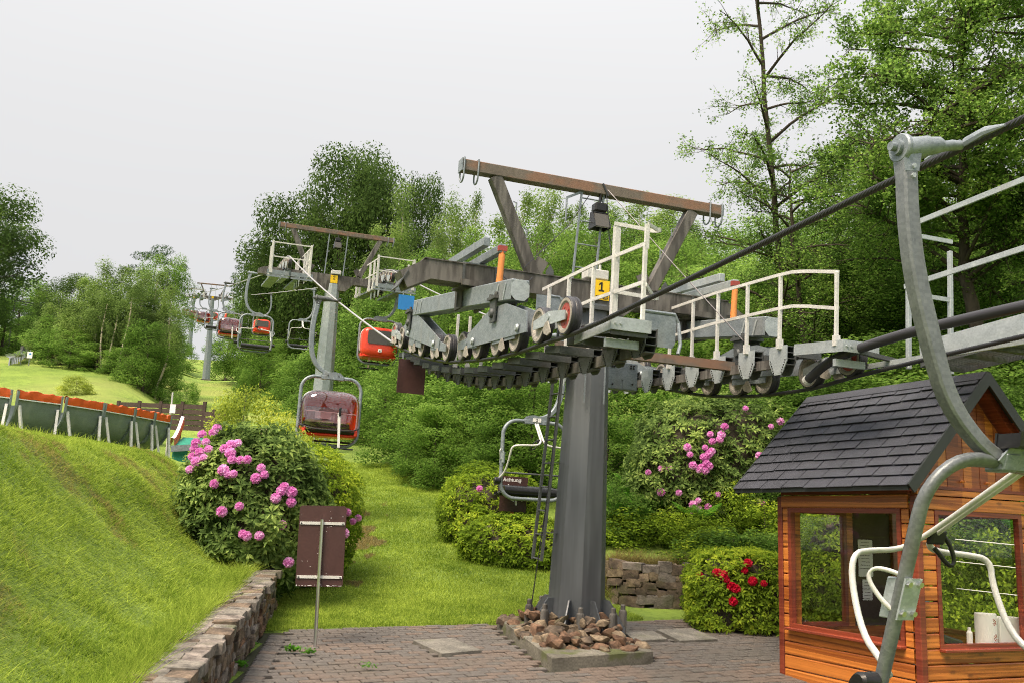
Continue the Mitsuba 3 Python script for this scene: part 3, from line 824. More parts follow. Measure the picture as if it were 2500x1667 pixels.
TREES = [
('oak', np.float64(-35.96), np.float64(59.48), np.float64(21.01), 9.0, 'dark broadleaf tree cut by the left edge of the picture, tallest there'),
('oak', np.float64(-40.96), np.float64(67.94), np.float64(19.2), 8, None),
('shrub', np.float64(-38.89), np.float64(73.25), np.float64(17.98), 6, 'leafy tree right of the dark tree at the left edge'),
('shrub', np.float64(-35.36), np.float64(64.74), np.float64(14.46), 6, 'lower leafy tree under the dark tree at the left edge'),
('conifer', np.float64(-50.16), np.float64(97.75), np.float64(22.98), 3.2, 'slim dark spruce on the skyline near the left edge'),
('conifer', np.float64(-49.75), np.float64(95.93), np.float64(21.81), 3.0, 'shorter spruce on the skyline near the left edge'),
('oak', np.float64(-46.52), np.float64(93.15), np.float64(20.33), 5, 'dark round tree on the skyline left of the birch grove'),
('shrub', np.float64(-43.5), np.float64(83.65), np.float64(16.71), 5.0, None),
('shrub', np.float64(-42.71), np.float64(79.01), np.float64(14.28), 5.5, None),
('oak', np.float64(-28.57), np.float64(60.52), np.float64(15.33), 4.5, 'dark tree top showing behind the left part of the birch grove'),
('birch', np.float64(-25.95), np.float64(52.9), np.float64(12.52), 3.0, 'outermost birch on the left flank of the grove'),
('birch', np.float64(-23.6), np.float64(50.75), np.float64(13.13), 3.0, None),
('birch', np.float64(-22.13), np.float64(49.64), np.float64(13.66), 3.0, 'tall pointed birch near the middle of the grove'),
('birch', np.float64(-21.48), np.float64(50.61), np.float64(13.9), 2.9, 'second tall birch in the grove, with white trunk showing'),
('birch', np.float64(-19.59), np.float64(48.74), np.float64(13.03), 3.0, None),
('birch', np.float64(-19.22), np.float64(49.66), np.float64(13.53), 3.0, 'birch on the right flank of the grove'),
('birch', np.float64(-18.17), np.float64(48.86), np.float64(12.35), 2.4, None),
('pine', np.float64(-22.77), np.float64(58.18), np.float64(17.0), 4.2, 'dark open crowned pine rising behind the birch grove'),
('maple', np.float64(-21.26), np.float64(56.33), np.float64(15.99), 4.2, 'yellowish green tree top at the right behind the birch grove'),
('shrub', np.float64(-17.88), np.float64(45.74), np.float64(9.96), 3.0, 'dense dark green young tree at the front of the birch grove'),
('shrub', np.float64(-23.24), np.float64(49.31), np.float64(9.93), 3.4, None),
('shrub', np.float64(-21.39), np.float64(48.43), np.float64(9.17), 3.2, None),
('shrub', np.float64(-17.66), np.float64(47.45), np.float64(8.96), 2.6, None),
('shrub', np.float64(-25.78), np.float64(52.14), np.float64(11.09), 3.6, None),
('birch', np.float64(-27.14), np.float64(54.07), np.float64(11.68), 2.6, None),
('shrub', np.float64(-19.61), np.float64(47.47), np.float64(8.86), 2.8, None),
('spruce', np.float64(-34.82), np.float64(114.65), np.float64(30.62), 3.8, 'thin spruce standing alone on the skyline right of the third tower'),
('shrub', np.float64(-37.39), np.float64(122.91), np.float64(24.35), 6, 'far bush behind the third tower foot'),
('shrub', np.float64(-45.7), np.float64(128.16), np.float64(23.43), 5, None),
('shrub', np.float64(-25.49), np.float64(90.1), np.float64(20.33), 6, None),
('maple', np.float64(-23.82), np.float64(87.68), np.float64(22.44), 6, 'light green tree behind the open chair with black rolls'),
('shrub', np.float64(-20.95), np.float64(82.24), np.float64(18.82), 5, None),
('maple', np.float64(-18.66), np.float64(79.93), np.float64(20.37), 6.4, 'light green tree left of the second tower'),
('shrub', np.float64(-17.84), np.float64(67.01), np.float64(13.18), 4.2, 'round bush at the meadow edge below the chairs'),
('shrub', np.float64(-18.93), np.float64(76.92), np.float64(14.6), 5.4, None),
('shrub', np.float64(-16.38), np.float64(77.45), np.float64(17.25), 6.4, None),
('shrub', np.float64(-13.1), np.float64(72.03), np.float64(19.07), 6.0, None),
('shrub', np.float64(-11.13), np.float64(55.22), np.float64(10.93), 4.6, None),
('shrub', np.float64(-11.16), np.float64(49.48), np.float64(8.96), 3.4, None),
('shrub', np.float64(-11.78), np.float64(41.64), np.float64(7.35), 0.8, 'tiny dark shrub standing alone on the meadow'),
('oak', np.float64(-18.64), np.float64(78.7), np.float64(27.09), 9.4, 'dark oak lobe at the left of the big dark tree group behind the second tower'),
('oak', np.float64(-14.7), np.float64(76.03), np.float64(30.58), 9.6, 'tallest dark oak behind the second tower'),
('oak', np.float64(-10.7), np.float64(74.22), np.float64(29.34), 8.4, 'dark oak right of the tallest one, behind the second tower'),
('oak', np.float64(-7.7), np.float64(72.6), np.float64(27.11), 5.4, 'dark thin topped oak at the right end of the dark group'),
('oak', np.float64(-21.34), np.float64(83.2), np.float64(24.72), 7.4, None),
('birch', np.float64(-5.96), np.float64(45.92), np.float64(17.33), 3.4, 'pale feathery tree in front of the dark oaks'),
('birch', np.float64(-6.79), np.float64(44.31), np.float64(15.04), 3.0, None),
('birch', np.float64(-3.52), np.float64(47.91), np.float64(17.55), 3.0, 'pale sparse tree left of the gantry'),
('birch', np.float64(-2.17), np.float64(47.8), np.float64(18.19), 2.6, 'thin pale tree reaching the sky left of the gantry'),
('birch', np.float64(-3.98), np.float64(46.2), np.float64(15.79), 3.0, None),
('birch', np.float64(0.35), np.float64(45.84), np.float64(17.76), 3.2, 'pale sparse tree behind the gantry beam'),
('birch', np.float64(1.62), np.float64(43.94), np.float64(17.05), 3.2, None),
('birch', np.float64(2.92), np.float64(44.02), np.float64(16.59), 3.0, None),
('birch', np.float64(-3.22), np.float64(50.87), np.float64(18.05), 4.6, None),
('birch', np.float64(-0.98), np.float64(49.94), np.float64(17.62), 4.8, None),
('birch', np.float64(1.13), np.float64(49.76), np.float64(18.55), 4.8, None),
('birch', np.float64(2.78), np.float64(48.85), np.float64(17.97), 4.6, None),
('birch', np.float64(4.7), np.float64(46.92), np.float64(17.43), 4.6, None),
('birch', np.float64(6.21), np.float64(44.85), np.float64(17.62), 4.2, None),
('birch', np.float64(7.42), np.float64(43.0), np.float64(16.61), 4.4, None),
('maple', np.float64(7.38), np.float64(35.64), np.float64(12.4), 4.8, None),
('maple', np.float64(-1.03), np.float64(36.62), np.float64(12.6), 5.0, 'bright green dense tree behind the left arm of the near tower'),
('maple', np.float64(0.83), np.float64(34.62), np.float64(12.44), 5.0, None),
('maple', np.float64(2.82), np.float64(32.65), np.float64(12.1), 5.0, 'bright green dense tree behind the floodlight'),
('maple', np.float64(4.56), np.float64(32.69), np.float64(11.88), 5.2, None),
('maple', np.float64(-2.91), np.float64(36.8), np.float64(11.63), 5, None),
('maple', np.float64(-4.64), np.float64(41.83), np.float64(11.91), 5, 'bright leafy tree behind the blue panel'),
('maple', np.float64(5.5), np.float64(30.83), np.float64(10.9), 4.6, None),
('maple', np.float64(6.09), np.float64(28.08), np.float64(9.29), 4.2, None),
('shrub', np.float64(-8.05), np.float64(45.08), np.float64(10.79), 5, None),
('shrub', np.float64(-5.83), np.float64(41.04), np.float64(10.64), 5, None),
('maple', np.float64(-3.26), np.float64(35.16), np.float64(9.44), 4.6, None),
('shrub', np.float64(-1.4), np.float64(29.27), np.float64(8.34), 4.8, None),
('shrub', np.float64(0.01), np.float64(28.37), np.float64(7.66), 4.6, None),
('shrub', np.float64(-7.85), np.float64(41.45), np.float64(8.44), 4.2, None),
('hazel', np.float64(-4.32), np.float64(33.18), np.float64(6.39), 3.4, 'dark leafy bush at the top of the lawn below the second tower'),
('hazel', np.float64(-5.74), np.float64(35.79), np.float64(6.04), 3.2, None),
('hazel', np.float64(-2.79), np.float64(26.69), np.float64(5.74), 3.2, None),
('hazel', np.float64(-1.59), np.float64(25.73), np.float64(5.41), 3.4, 'large leafy bush at the top of the lawn, left of the tower column'),
('hazel', np.float64(-0.48), np.float64(24.76), np.float64(5.2), 3.3, None),
('hazel', np.float64(0.63), np.float64(23.72), np.float64(5.33), 3.4, 'large leafy bush just left behind the tower column'),
('hazel', np.float64(-1.79), np.float64(24.42), np.float64(4.28), 2.2, None),
('hazel', np.float64(-0.08), np.float64(23.44), np.float64(4.04), 2.4, None),
('hazel', np.float64(2.6), np.float64(21.7), np.float64(5.23), 3.4, 'dense bush directly right of the tower column'),
('hazel', np.float64(3.46), np.float64(20.74), np.float64(4.92), 3.2, None),
('hazel', np.float64(4.42), np.float64(20.22), np.float64(4.99), 3.2, 'dense bush behind the pink rhododendron at right'),
('hazel', np.float64(5.23), np.float64(19.7), np.float64(5.05), 3.2, None),
('hazel', np.float64(5.85), np.float64(18.74), np.float64(4.75), 3.2, None),
('hazel', np.float64(6.46), np.float64(17.76), np.float64(4.55), 3.2, None),
('hazel', np.float64(2.1), np.float64(19.45), np.float64(3.65), 2.2, None),
('maple', np.float64(6.66), np.float64(26.11), np.float64(8.94), 5.2, None),
('maple', np.float64(8.85), np.float64(25.88), np.float64(10.15), 5.4, 'bright leafy tree filling the gap behind the station railing'),
('maple', np.float64(10.82), np.float64(25.78), np.float64(10.75), 5.6, None),
('maple', np.float64(12.0), np.float64(23.93), np.float64(9.72), 5.6, None),
('maple', np.float64(13.89), np.float64(24.77), np.float64(10.71), 5.6, None),
('maple', np.float64(8.43), np.float64(28.72), np.float64(11.31), 5, None),
('maple', np.float64(7.43), np.float64(24.14), np.float64(8.57), 4.6, 'leafy tree behind the railing of the right walkway'),
('maple', np.float64(8.14), np.float64(22.29), np.float64(7.56), 4.6, None),
('hazel', np.float64(4.39), np.float64(24.42), np.float64(7.05), 4, None),
('hazel', np.float64(5.78), np.float64(23.47), np.float64(6.69), 4, None),
('hazel', np.float64(6.82), np.float64(21.5), np.float64(6.35), 4, None),
('hazel', np.float64(7.33), np.float64(17.6), np.float64(5.41), 4, None),
('hazel', np.float64(7.8), np.float64(16.64), np.float64(5.09), 4, None),
('hazel', np.float64(8.48), np.float64(16.13), np.float64(5.11), 4, 'bush filling the gap right of the kiosk roof'),
('hazel', np.float64(9.04), np.float64(15.68), np.float64(4.83), 4, None),
('maple', np.float64(9.06), np.float64(21.15), np.float64(8.27), 5.0, None),
('maple', np.float64(10.02), np.float64(20.24), np.float64(7.65), 5.0, None),
('maple', np.float64(10.91), np.float64(19.2), np.float64(7.8), 5.0, None),
]
ORD = ('first', 'second', 'third', 'fourth', 'fifth', 'sixth', 'seventh', 'eighth', 'ninth', 'tenth', 'eleventh', 'twelfth', 'thirteenth', 'fourteenth', 'fifteenth', 'sixteenth', 'seventeenth', 'eighteenth')
here = {}
for row in TREES:
    plant(*row)
    k = list(labels)[-1]
    if row[5] is None:
        here.setdefault(labels[k]['label'], []).append((row[1] / row[2], k))
for lab, found in here.items():
    for i, (_, k) in enumerate(sorted(found)):
        labels[k]['label'] = lab + (f', {ORD[i]} from left' if len(found) > 1 else '')

# bushes in the meadow and the undergrowth
plant('golden', -17.46, 37.9, 6.2, 1.35, 'small round yellow green bush on the meadow behind the bobsled trough, left one')
plant('shrub', -12.3, 35.9, 5.9, 1.3, 'small round green bush on the meadow beside the fence end')
plant('golden', -5.9, 21.0, 4.15, 1.75, 'yellow green bush standing behind the left rhododendron')
plant('golden', -4.6, 20.6, 3.55, 1.6, 'lower yellow green bush left of the second tower column')
plant('golden', -4.2, 18.4, 3.0, 1.4, 'yellow green bush touching the back of the clipped hedge')
rs = np.random.default_rng(77)
for i in range(46):
    x = rs.uniform(1.75, 6.6)
    y = rs.uniform(14.75, 19.0)
    if y < 15.3 and 1.4 < x < 2.9:
        continue
    plant('low', x, y, 0, rs.uniform(1.0, 1.8), H=rs.uniform(0.4, 0.62) if y < 16.6 and x > 2.3 else rs.uniform(0.55, 1.0), group='low shrubs in the undergrowth right of the near tower')
WORDS['low'] = ('low_shrub', 'shrub', 'leafy shrub in the thicket behind the kiosk')
for i in range(16):
    x, y = rs.uniform(4.6, 9.5), rs.uniform(11.2, 14.0)
    plant('low', x, y, 0, rs.uniform(1.2, 1.9), H=rs.uniform(0.9, 1.6), group='shrubs in the thicket behind the kiosk')
for x, y, h, w in ((7.4, 12.4, 2.6, 2.6), (8.9, 11.6, 2.8, 2.6), (9.4, 13.4, 3.2, 3.0), (6.4, 13.6, 2.4, 2.4), (7.6, 14.2, 3.0, 2.6), (5.2, 14.2, 1.9, 2.0)):
    plant('hazel', x, y, 0, w, 'tall bush in the thicket behind the kiosk, seen past its right side', 'tall bushes behind the kiosk', H=h)


# ---- trees whose branches show
def branchy(seed, base, pts_trunk, r0, branches, nleaf, L, leaf, spread):
    """a tree from its trunk line and a list of limbs (start height fraction, end point, radius, leafiness)"""
    rr = np.random.default_rng(seed)
    tr = np.asarray(pts_trunk, float)
    wood = MB()
    u = np.linspace(0, 1, 24)
    s = np.linspace(0, 1, len(tr))
    line = np.stack([np.interp(u, s, tr[:, k]) for k in range(3)], 1)
    line[1:-1] += rr.normal(0, 0.02, (22, 3))
    wood.tube(line, np.interp(u, [0, 1], [r0, r0 * 0.16]), 8)
    P, nn = [], []
    for t, end, rb, leafy in branches:
        p = np.array([np.interp(t, u, line[:, k]) for k in range(3)])
        e = np.asarray(end, float)
        ln = np.linalg.norm(e - p)
        q = np.linspace(0, 1, 9)[:, None]
        path = p + (e - p) * q + np.array([0, 0, 1]) * (np.sin(q * np.pi) * 0.06 * ln) + np.cumsum(rr.normal(0, 0.016 * ln, (9, 3)), 0) * q
        wood.tube(path, np.linspace(rb, rb * 0.2, 9), 5, cap=False)
        nt = int(5 + ln * 5)
        for _ in range(nt):
            a = rr.uniform(0.2, 1.0)
            b0 = np.array([np.interp(a, q[:, 0], path[:, k]) for k in range(3)])
            d = unit(unit(e - p) * 0.5 + rr.normal(0, 0.6, 3) + [0, 0, 0.12])
            tl = rr.uniform(0.25, 0.75) * spread
            b1 = b0 + d * tl
            wood.tube([b0, (b0 + b1) / 2 + rr.normal(0, 0.03, 3), b1], [rb * 0.28, rb * 0.16, rb * 0.07], 3, cap=False)
            for __ in range(3):
                c0 = b0 + (b1 - b0) * rr.uniform(0.3, 1)
                c1 = c0 + unit(d + rr.normal(0, 0.8, 3)) * tl * 0.5
                wood.tube([c0, c1], [rb * 0.09, rb * 0.05], 3, cap=False)
                k = rr.poisson(nleaf * leafy)
                g = rr.random((k, 1))
                P.append(c0 + (c1 - c0) * g + rr.normal(0, 0.07 * spread, (k, 3)))
    P = np.vstack(P)
    n = unit(np.array([0, 0, 0.8]) + rr.normal(0, 0.6, P.shape))
    v, f = leaf_quads(P, n, L, L * 0.72, rr)
    obj('trunk', wood, 'bark_dark', base, smooth=True)
    scene[base + '__crown'] = mikit.ply((v, f), 'm_' + leaf)


def around(seed, line, n, t0, t1, r0, r1, leafy, up=0.25, sector=None):
    rr = np.random.default_rng(seed)
    line = np.asarray(line, float)
    out = []
    for i in range(n):
        t = t0 + (t1 - t0) * (i + rr.random()) / n
        p = np.array([np.interp(t, np.linspace(0, 1, len(line)), line[:, k]) for k in range(3)])
        a = i * 2.399 + rr.normal(0, 0.3)
        if sector:
            a = rr.uniform(*sector)
        r = (r0 + (r1 - r0) * (t - t0) / (t1 - t0)) * rr.uniform(0.7, 1.15)
        out.append((t, p + [r * math.cos(a), r * math.sin(a), r * (up + rr.normal(0, 0.15))], 0.035 * (0.5 + r / 3), leafy(t) * rr.uniform(0.7, 1.3)))
    return out


k = thing('tall_tree', 'tall thin tree with a bare top rising out of the picture, right of gantry', 'tree')
ln = [(6.32, 21.8, 1.2), (6.28, 21.6, 4.7), (6.2, 21.3, 7.3), (5.75, 20.7, 10.5), (5.25, 20.1, 14.2), (5.2, 20.0, 16.0)]
branchy(5, k, ln, 0.115, around(6, ln, 42, 0.28, 0.97, 2.35, 1.35, lambda t: np.interp(t, [0.3, 0.62, 0.8, 1.0], [1.1, 0.9, 0.22, 0.08]), 0.30), 17, 0.06, 'leaf_alder', 1.0)
k = thing('tall_tree', 'second slim dark stem with drooping leafy branches beside the tall tree', 'tree')
ln = [(6.9, 21.0, 1.5), (6.6, 20.6, 5.0), (6.1, 20.2, 8.0), (6.0, 20.0, 9.6)]
branchy(15, k, ln, 0.10, around(16, ln, 22, 0.3, 0.98, 2.0, 0.9, lambda t: 0.8, 0.1), 18, 0.06, 'leaf_alder', 1.0)
k = thing('alder_tree', 'big leafy tree filling the upper right, its dark trunk behind the station railing', 'tree')
ln = [(8.5, 16.8, 1.0), (8.36, 16.6, 5.3), (8.1, 16.45, 6.4), (8.0, 16.2, 8.8), (8.1, 16.0, 12.5)]
big = [(0.66, (6.05, 15.6, 7.95), 0.075, 1.0), (0.78, (6.3, 15.4, 9.7), 0.06, 1.0), (0.60, (5.75, 15.2, 7.45), 0.05, 0.9)]
branchy(25, k, ln, 0.17, big + around(26, ln, 58, 0.42, 0.99, 2.6, 2.0, lambda t: 1.0, 0.18), 30, 0.07, 'leaf_alder', 1.05)
k = thing('alder_tree', 'leafy tree at the upper right edge with long dark limbs reaching left', 'tree')
ln = [(11.5, 15.6, 2.0), (10.6, 15.0, 6.0), (9.9, 14.5, 9.5), (9.6, 14.2, 12.5)]
big = [(0.72, (6.3, 15.2, 8.1), 0.085, 0.75), (0.60, (6.0, 14.9, 7.6), 0.06, 0.7), (0.85, (7.0, 14.6, 10.6), 0.06, 1.0)]
branchy(35, k, ln, 0.2, big + around(36, ln, 34, 0.3, 0.99, 2.6, 2.0, lambda t: 0.95, 0.15), 29, 0.068, 'leaf_alder', 1.05)
k = thing('alder_tree', 'paler leafy tree between the tall thin tree and the big one at upper right', 'tree')
ln = [(9.3, 21.5, 2.2), (9.2, 21.2, 6.5), (9.0, 21.0, 8.6), (8.9, 20.8, 10.0)]
branchy(45, k, ln, 0.16, around(46, ln, 38, 0.3, 0.99, 2.7, 1.6, lambda t: 0.95, 0.15), 20, 0.07, 'leaf_alder', 1.05)

# the white birch stems that show in front of the grove
for i, (x0, y0, z0, x1, y1, z1, lab) in enumerate(((-21.22, 48.6, 6.3, -21.15, 48.0, 11.2, 'leftmost white stemmed birch in front of the grove'), (-20.63, 48.3, 6.3, -20.5, 47.8, 10.6, 'second white stemmed birch in front of the grove'),
                                                        (-19.95, 47.7, 6.2, -19.5, 47.0, 11.4, 'tall white stemmed birch in the middle of the grove'), (-17.57, 46.7, 6.0, -16.95, 46.2, 9.6, 'leaning white stemmed birch at the right end of the grove'))):
    q = np.linspace(0, 1, 9)[:, None]
    m = MB()
    m.tube(np.array([x0, y0, z0 - 0.4]) * (1 - q) + np.array([x1, y1, z1]) * q + np.array([0.1, 0, 0]) * np.sin(q * 7 + i), np.linspace(0.07, 0.028, 9), 6)
    k = thing('birch_tree', lab, 'tree')
    obj('trunk', m, 'bark_birch', k, smooth=True)
    rr = np.random.default_rng(60 + i)
    (v, f), _ = clump_crown(rr, 2.6, lambda t: spindle(t) * 1.0, 22, 2600, 0.10, 0.05, 0.34, 0.0, flat=1.3, shell=0.2)
    scene[k + '__crown'] = mikit.ply((v + [x1, y1, z1 - 1.2], f), 'm_leaf_birch')


# ---- rhododendrons: whorls of long leaves on a rounded bush, with flower heads
def whorls(rr, P, n, L, W, k=7, droop=0.25):
    N = len(P)
    a = unit(np.cross(n, rr.normal(0, 1, (N, 3))))
    b = np.cross(n, a)
    V, F = [], []
    Ls = L * rr.uniform(0.75, 1.2, N)
    for i in range(k):
        g = 2 * np.pi * i / k + rr.uniform(0, 0.5, N)
        out = a * np.cos(g)[:, None] + b * np.sin(g)[:, None]
        el = rr.uniform(-0.25, 0.75, N)[:, None]
        d = unit(out + n * el)
        s = unit(np.cross(n, d))
        up = np.cross(d, s)
        l = Ls[:, None]
        base = P + d * l * 0.08
        m1 = P + d * l * 0.55 + up * l * 0.03
        tip = P + d * l - n * l * droop * 0.5
        w = W * Ls[:, None] / L * 0.5
        V.append(np.stack([base, m1 + s * w + up * w * 0.4, tip, m1 - s * w + up * w * 0.4, m1], 1))
    V = np.stack(V, 1).reshape(-1, 3)
    b0 = np.arange(N * k)[:, None] * 5
    F = np.vstack([b0 + [0, 4, 1], b0 + [1, 4, 2], b0 + [2, 4, 3], b0 + [3, 4, 0]])
    return V, F


def bush_points(rr, c, r, n, e=2.5, rough=0.22, depth=0.22, seed=0):
    u = unit(rr.normal(0, 1, (n, 3)))
    k = (np.abs(u) ** e).sum(1) ** (-1 / e)
    nz = meshkit.fbm(u * 2.2 + seed * 7.1 + 10, 3, seed)
    k = k * (1 + rough * (nz - 0.5) * 2) * (1 - depth * rr.random(n) ** 1.6 + (0.13 if rough > 0.15 else 0.04) * rr.random(n) ** 7)
    P = np.asarray(c) + u * k[:, None] * np.asarray(r)
    nn = unit(u / np.asarray(r))
    ok = P[:, 2] > ground_z(P[:, 0], P[:, 1]) + 0.03
    return P[ok], nn[ok]


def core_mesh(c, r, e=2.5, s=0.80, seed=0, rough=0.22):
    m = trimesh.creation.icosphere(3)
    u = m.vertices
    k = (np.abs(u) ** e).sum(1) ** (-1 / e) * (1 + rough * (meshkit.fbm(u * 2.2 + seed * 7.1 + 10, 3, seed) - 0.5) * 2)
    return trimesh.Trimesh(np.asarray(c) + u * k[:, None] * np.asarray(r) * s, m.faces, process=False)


def floret_head(rr, c, n, size, kp=14):
    V, F = [], []
    a = unit(np.cross(n, [0.3, 0.2, 0.9]))
    b = np.cross(n, a)
    q = 0
    for i in range(kp):
        th = math.acos(1 - (i + 0.5) / kp * 1.15)
        ph = i * 2.399
        d = n * math.cos(th) + (a * math.cos(ph) + b * math.sin(ph)) * math.sin(th)
        o = np.asarray(c) + d * size * 0.52
        s = unit(np.cross(d, [0.1, 0.5, 0.7]))
        t = np.cross(d, s)
        for p in range(5):
            g = p * 1.2566 + rr.uniform(0, 0.3)
            e0 = s * math.cos(g) + t * math.sin(g)
            e1 = s * math.cos(g + 0.62) + t * math.sin(g + 0.62)
            e2 = s * math.cos(g - 0.62) + t * math.sin(g - 0.62)
            w = size * rr.uniform(0.34, 0.46)
            V += [o - d * size * 0.22, o + e1 * w * 0.75 + d * size * 0.1, o + e0 * w * 1.05 + d * size * 0.14, o + e2 * w * 0.75 + d * size * 0.1]
            F += [[q, q + 1, q + 2], [q, q + 2, q + 3]]
            q += 4
    return V, F


def rhodo(label, c, r, nw, L, W, leaf, flowers=(), petal='petal_pink', size=0.086, seed=0, kk=7, e=2.5, name='rhododendron_bush', depth=0.22):
    rough = 0.11 if leaf == 'leaf_hedge' else 0.22
    rr = np.random.default_rng(100 + seed)
    par = thing(name, label, 'bush')
    P, n = bush_points(rr, c, r, nw, e, rough, seed=seed, depth=depth)
    n2 = unit(n * 0.75 + [0, 0, 0.45] + rr.normal(0, 0.25, n.shape))
    v, f = whorls(rr, P, n2, L, W, kk)
    scene[par + '__foliage'] = mikit.ply((v, f), 'm_' + leaf)
    obj('branches', core_mesh(c, r, e, 0.80, seed, rough), 'bark_dark', par, smooth=True)  # solid dark core added to shade the gaps between leaves and stop see-through
    for i, p in enumerate(flowers):
        d = unit((np.asarray(p) - np.asarray(c)) / np.square(r))
        d = unit(d + np.array([0, -0.35, 0.25]))
        v, f = floret_head(rr, np.asarray(p) + d * (0.03 if leaf == 'leaf_hedge' else 0.085), d, size * rr.uniform(0.8, 1.2))
        obj('flower_head', MB().add(v, f), petal, par)
    return par


FL_A = [[-3.82, 12.6, 2.45], [-3.86, 12.59, 2.39], [-3.98, 12.54, 2.36], [-4.04, 12.53, 2.25], [-3.88, 12.41, 2.26], [-4.05, 12.53, 2.17], [-3.91, 12.31, 2.13], [-3.79, 12.25, 2.17], [-4.02, 12.39, 2.07], [-3.92, 12.24, 2.01], [-3.82, 12.2, 2.06], [-3.99, 12.26, 1.91], [-3.51, 12.21, 2.23], [-3.44, 12.23, 2.26], [-3.58, 12.18, 2.18], [-3.49, 12.14, 2.13], [-3.45, 12.1, 2.05], [-3.35, 12.1, 2.05], [-3.27, 12.1, 2.06], [-3.53, 12.06, 1.92], [-3.47, 12.05, 1.87], [-3.4, 12.04, 1.88], [-3.61, 12.04, 1.75], [-3.13, 12.04, 1.84], [-3.04, 12.07, 1.89], [-3.09, 12.08, 1.97], [-2.8, 12.11, 1.76], [-2.83, 12.1, 1.71], [-2.72, 12.15, 1.7], [-2.88, 12.07, 1.62], [-2.71, 12.14, 1.58], [-3.28, 12.0, 1.5], [-3.48, 12.01, 1.43], [-2.79, 12.1, 1.31], [-3.21, 12.01, 1.18], [-3.16, 12.01, 1.16], [-3.02, 12.03, 1.17], [-2.7, 12.24, 0.87]]
FL_B = [[-2.33, 14.24, 1.49], [-2.28, 14.48, 1.36], [-2.26, 14.84, 1.41], [-2.34, 14.2, 1.19], [-3.67, 14.37, 2.49], [-3.67, 14.33, 2.61]]
FL_C = [[3.78, 16.47, 3.25], [3.53, 16.44, 3.11], [3.69, 16.43, 3.03], [3.72, 16.44, 3.11], [3.56, 16.42, 2.99], [3.44, 16.42, 2.88], [3.51, 16.41, 2.78], [3.15, 16.45, 2.87], [3.19, 16.43, 2.75], [3.24, 16.42, 2.57], [3.48, 16.41, 2.74], [3.55, 16.41, 2.82], [3.41, 16.41, 2.72], [3.46, 16.4, 2.62], [3.38, 16.41, 2.55], [3.45, 16.41, 2.5], [3.51, 16.4, 2.57], [3.34, 16.42, 2.5], [2.54, 16.68, 2.43], [2.74, 16.56, 2.5], [2.86, 16.51, 2.51], [2.75, 16.6, 2.11], [3.03, 16.5, 2.11], [3.35, 16.47, 2.0], [3.27, 16.5, 1.93], [3.37, 16.52, 1.85], [3.52, 16.49, 1.9], [3.28, 16.56, 1.77], [3.67, 16.44, 2.11], [4.18, 16.66, 3.6], [4.83, 16.85, 3.42], [4.61, 16.63, 3.31], [4.37, 16.46, 2.79], [4.42, 16.52, 2.02]]
FL_D = [[3.16, 12.35, 1.12], [3.11, 12.31, 1.03], [2.87, 12.32, 0.97], [2.88, 12.3, 0.91], [2.8, 12.35, 0.98], [3.2, 12.27, 0.91], [2.94, 12.28, 0.84], [2.99, 12.27, 0.81], [3.34, 12.27, 0.89], [2.96, 12.27, 0.66], [2.59, 12.49, 0.93], [2.77, 12.36, 0.98], [2.86, 12.31, 0.95], [2.94, 12.28, 0.84]]
FL_E = [[-0.46, 17.92, 2.02]]

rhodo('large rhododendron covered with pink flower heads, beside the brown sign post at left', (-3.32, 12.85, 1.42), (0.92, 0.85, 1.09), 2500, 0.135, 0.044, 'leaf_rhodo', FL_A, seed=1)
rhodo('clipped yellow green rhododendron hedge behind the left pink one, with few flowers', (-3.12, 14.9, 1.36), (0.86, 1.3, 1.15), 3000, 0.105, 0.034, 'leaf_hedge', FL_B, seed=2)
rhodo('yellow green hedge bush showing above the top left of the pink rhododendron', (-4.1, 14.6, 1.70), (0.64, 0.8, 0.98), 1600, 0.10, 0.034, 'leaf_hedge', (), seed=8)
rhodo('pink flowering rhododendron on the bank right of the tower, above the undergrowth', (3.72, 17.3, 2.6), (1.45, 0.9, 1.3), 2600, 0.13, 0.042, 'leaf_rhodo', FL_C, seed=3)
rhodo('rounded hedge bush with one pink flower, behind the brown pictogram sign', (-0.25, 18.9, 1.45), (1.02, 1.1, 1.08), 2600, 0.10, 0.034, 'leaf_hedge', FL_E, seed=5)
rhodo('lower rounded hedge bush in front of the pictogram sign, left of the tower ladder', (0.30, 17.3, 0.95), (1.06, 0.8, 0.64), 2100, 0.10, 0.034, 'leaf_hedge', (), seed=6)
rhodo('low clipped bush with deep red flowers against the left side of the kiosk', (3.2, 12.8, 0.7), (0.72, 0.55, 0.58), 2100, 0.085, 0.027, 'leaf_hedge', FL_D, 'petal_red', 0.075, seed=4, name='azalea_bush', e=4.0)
rhodo('clipped hedge behind the kiosk, seen through its window', (4.9, 12.6, 1.0), (1.1, 0.6, 1.0), 2200, 0.085, 0.027, 'leaf_hedge', (), seed=7, name='azalea_bush')


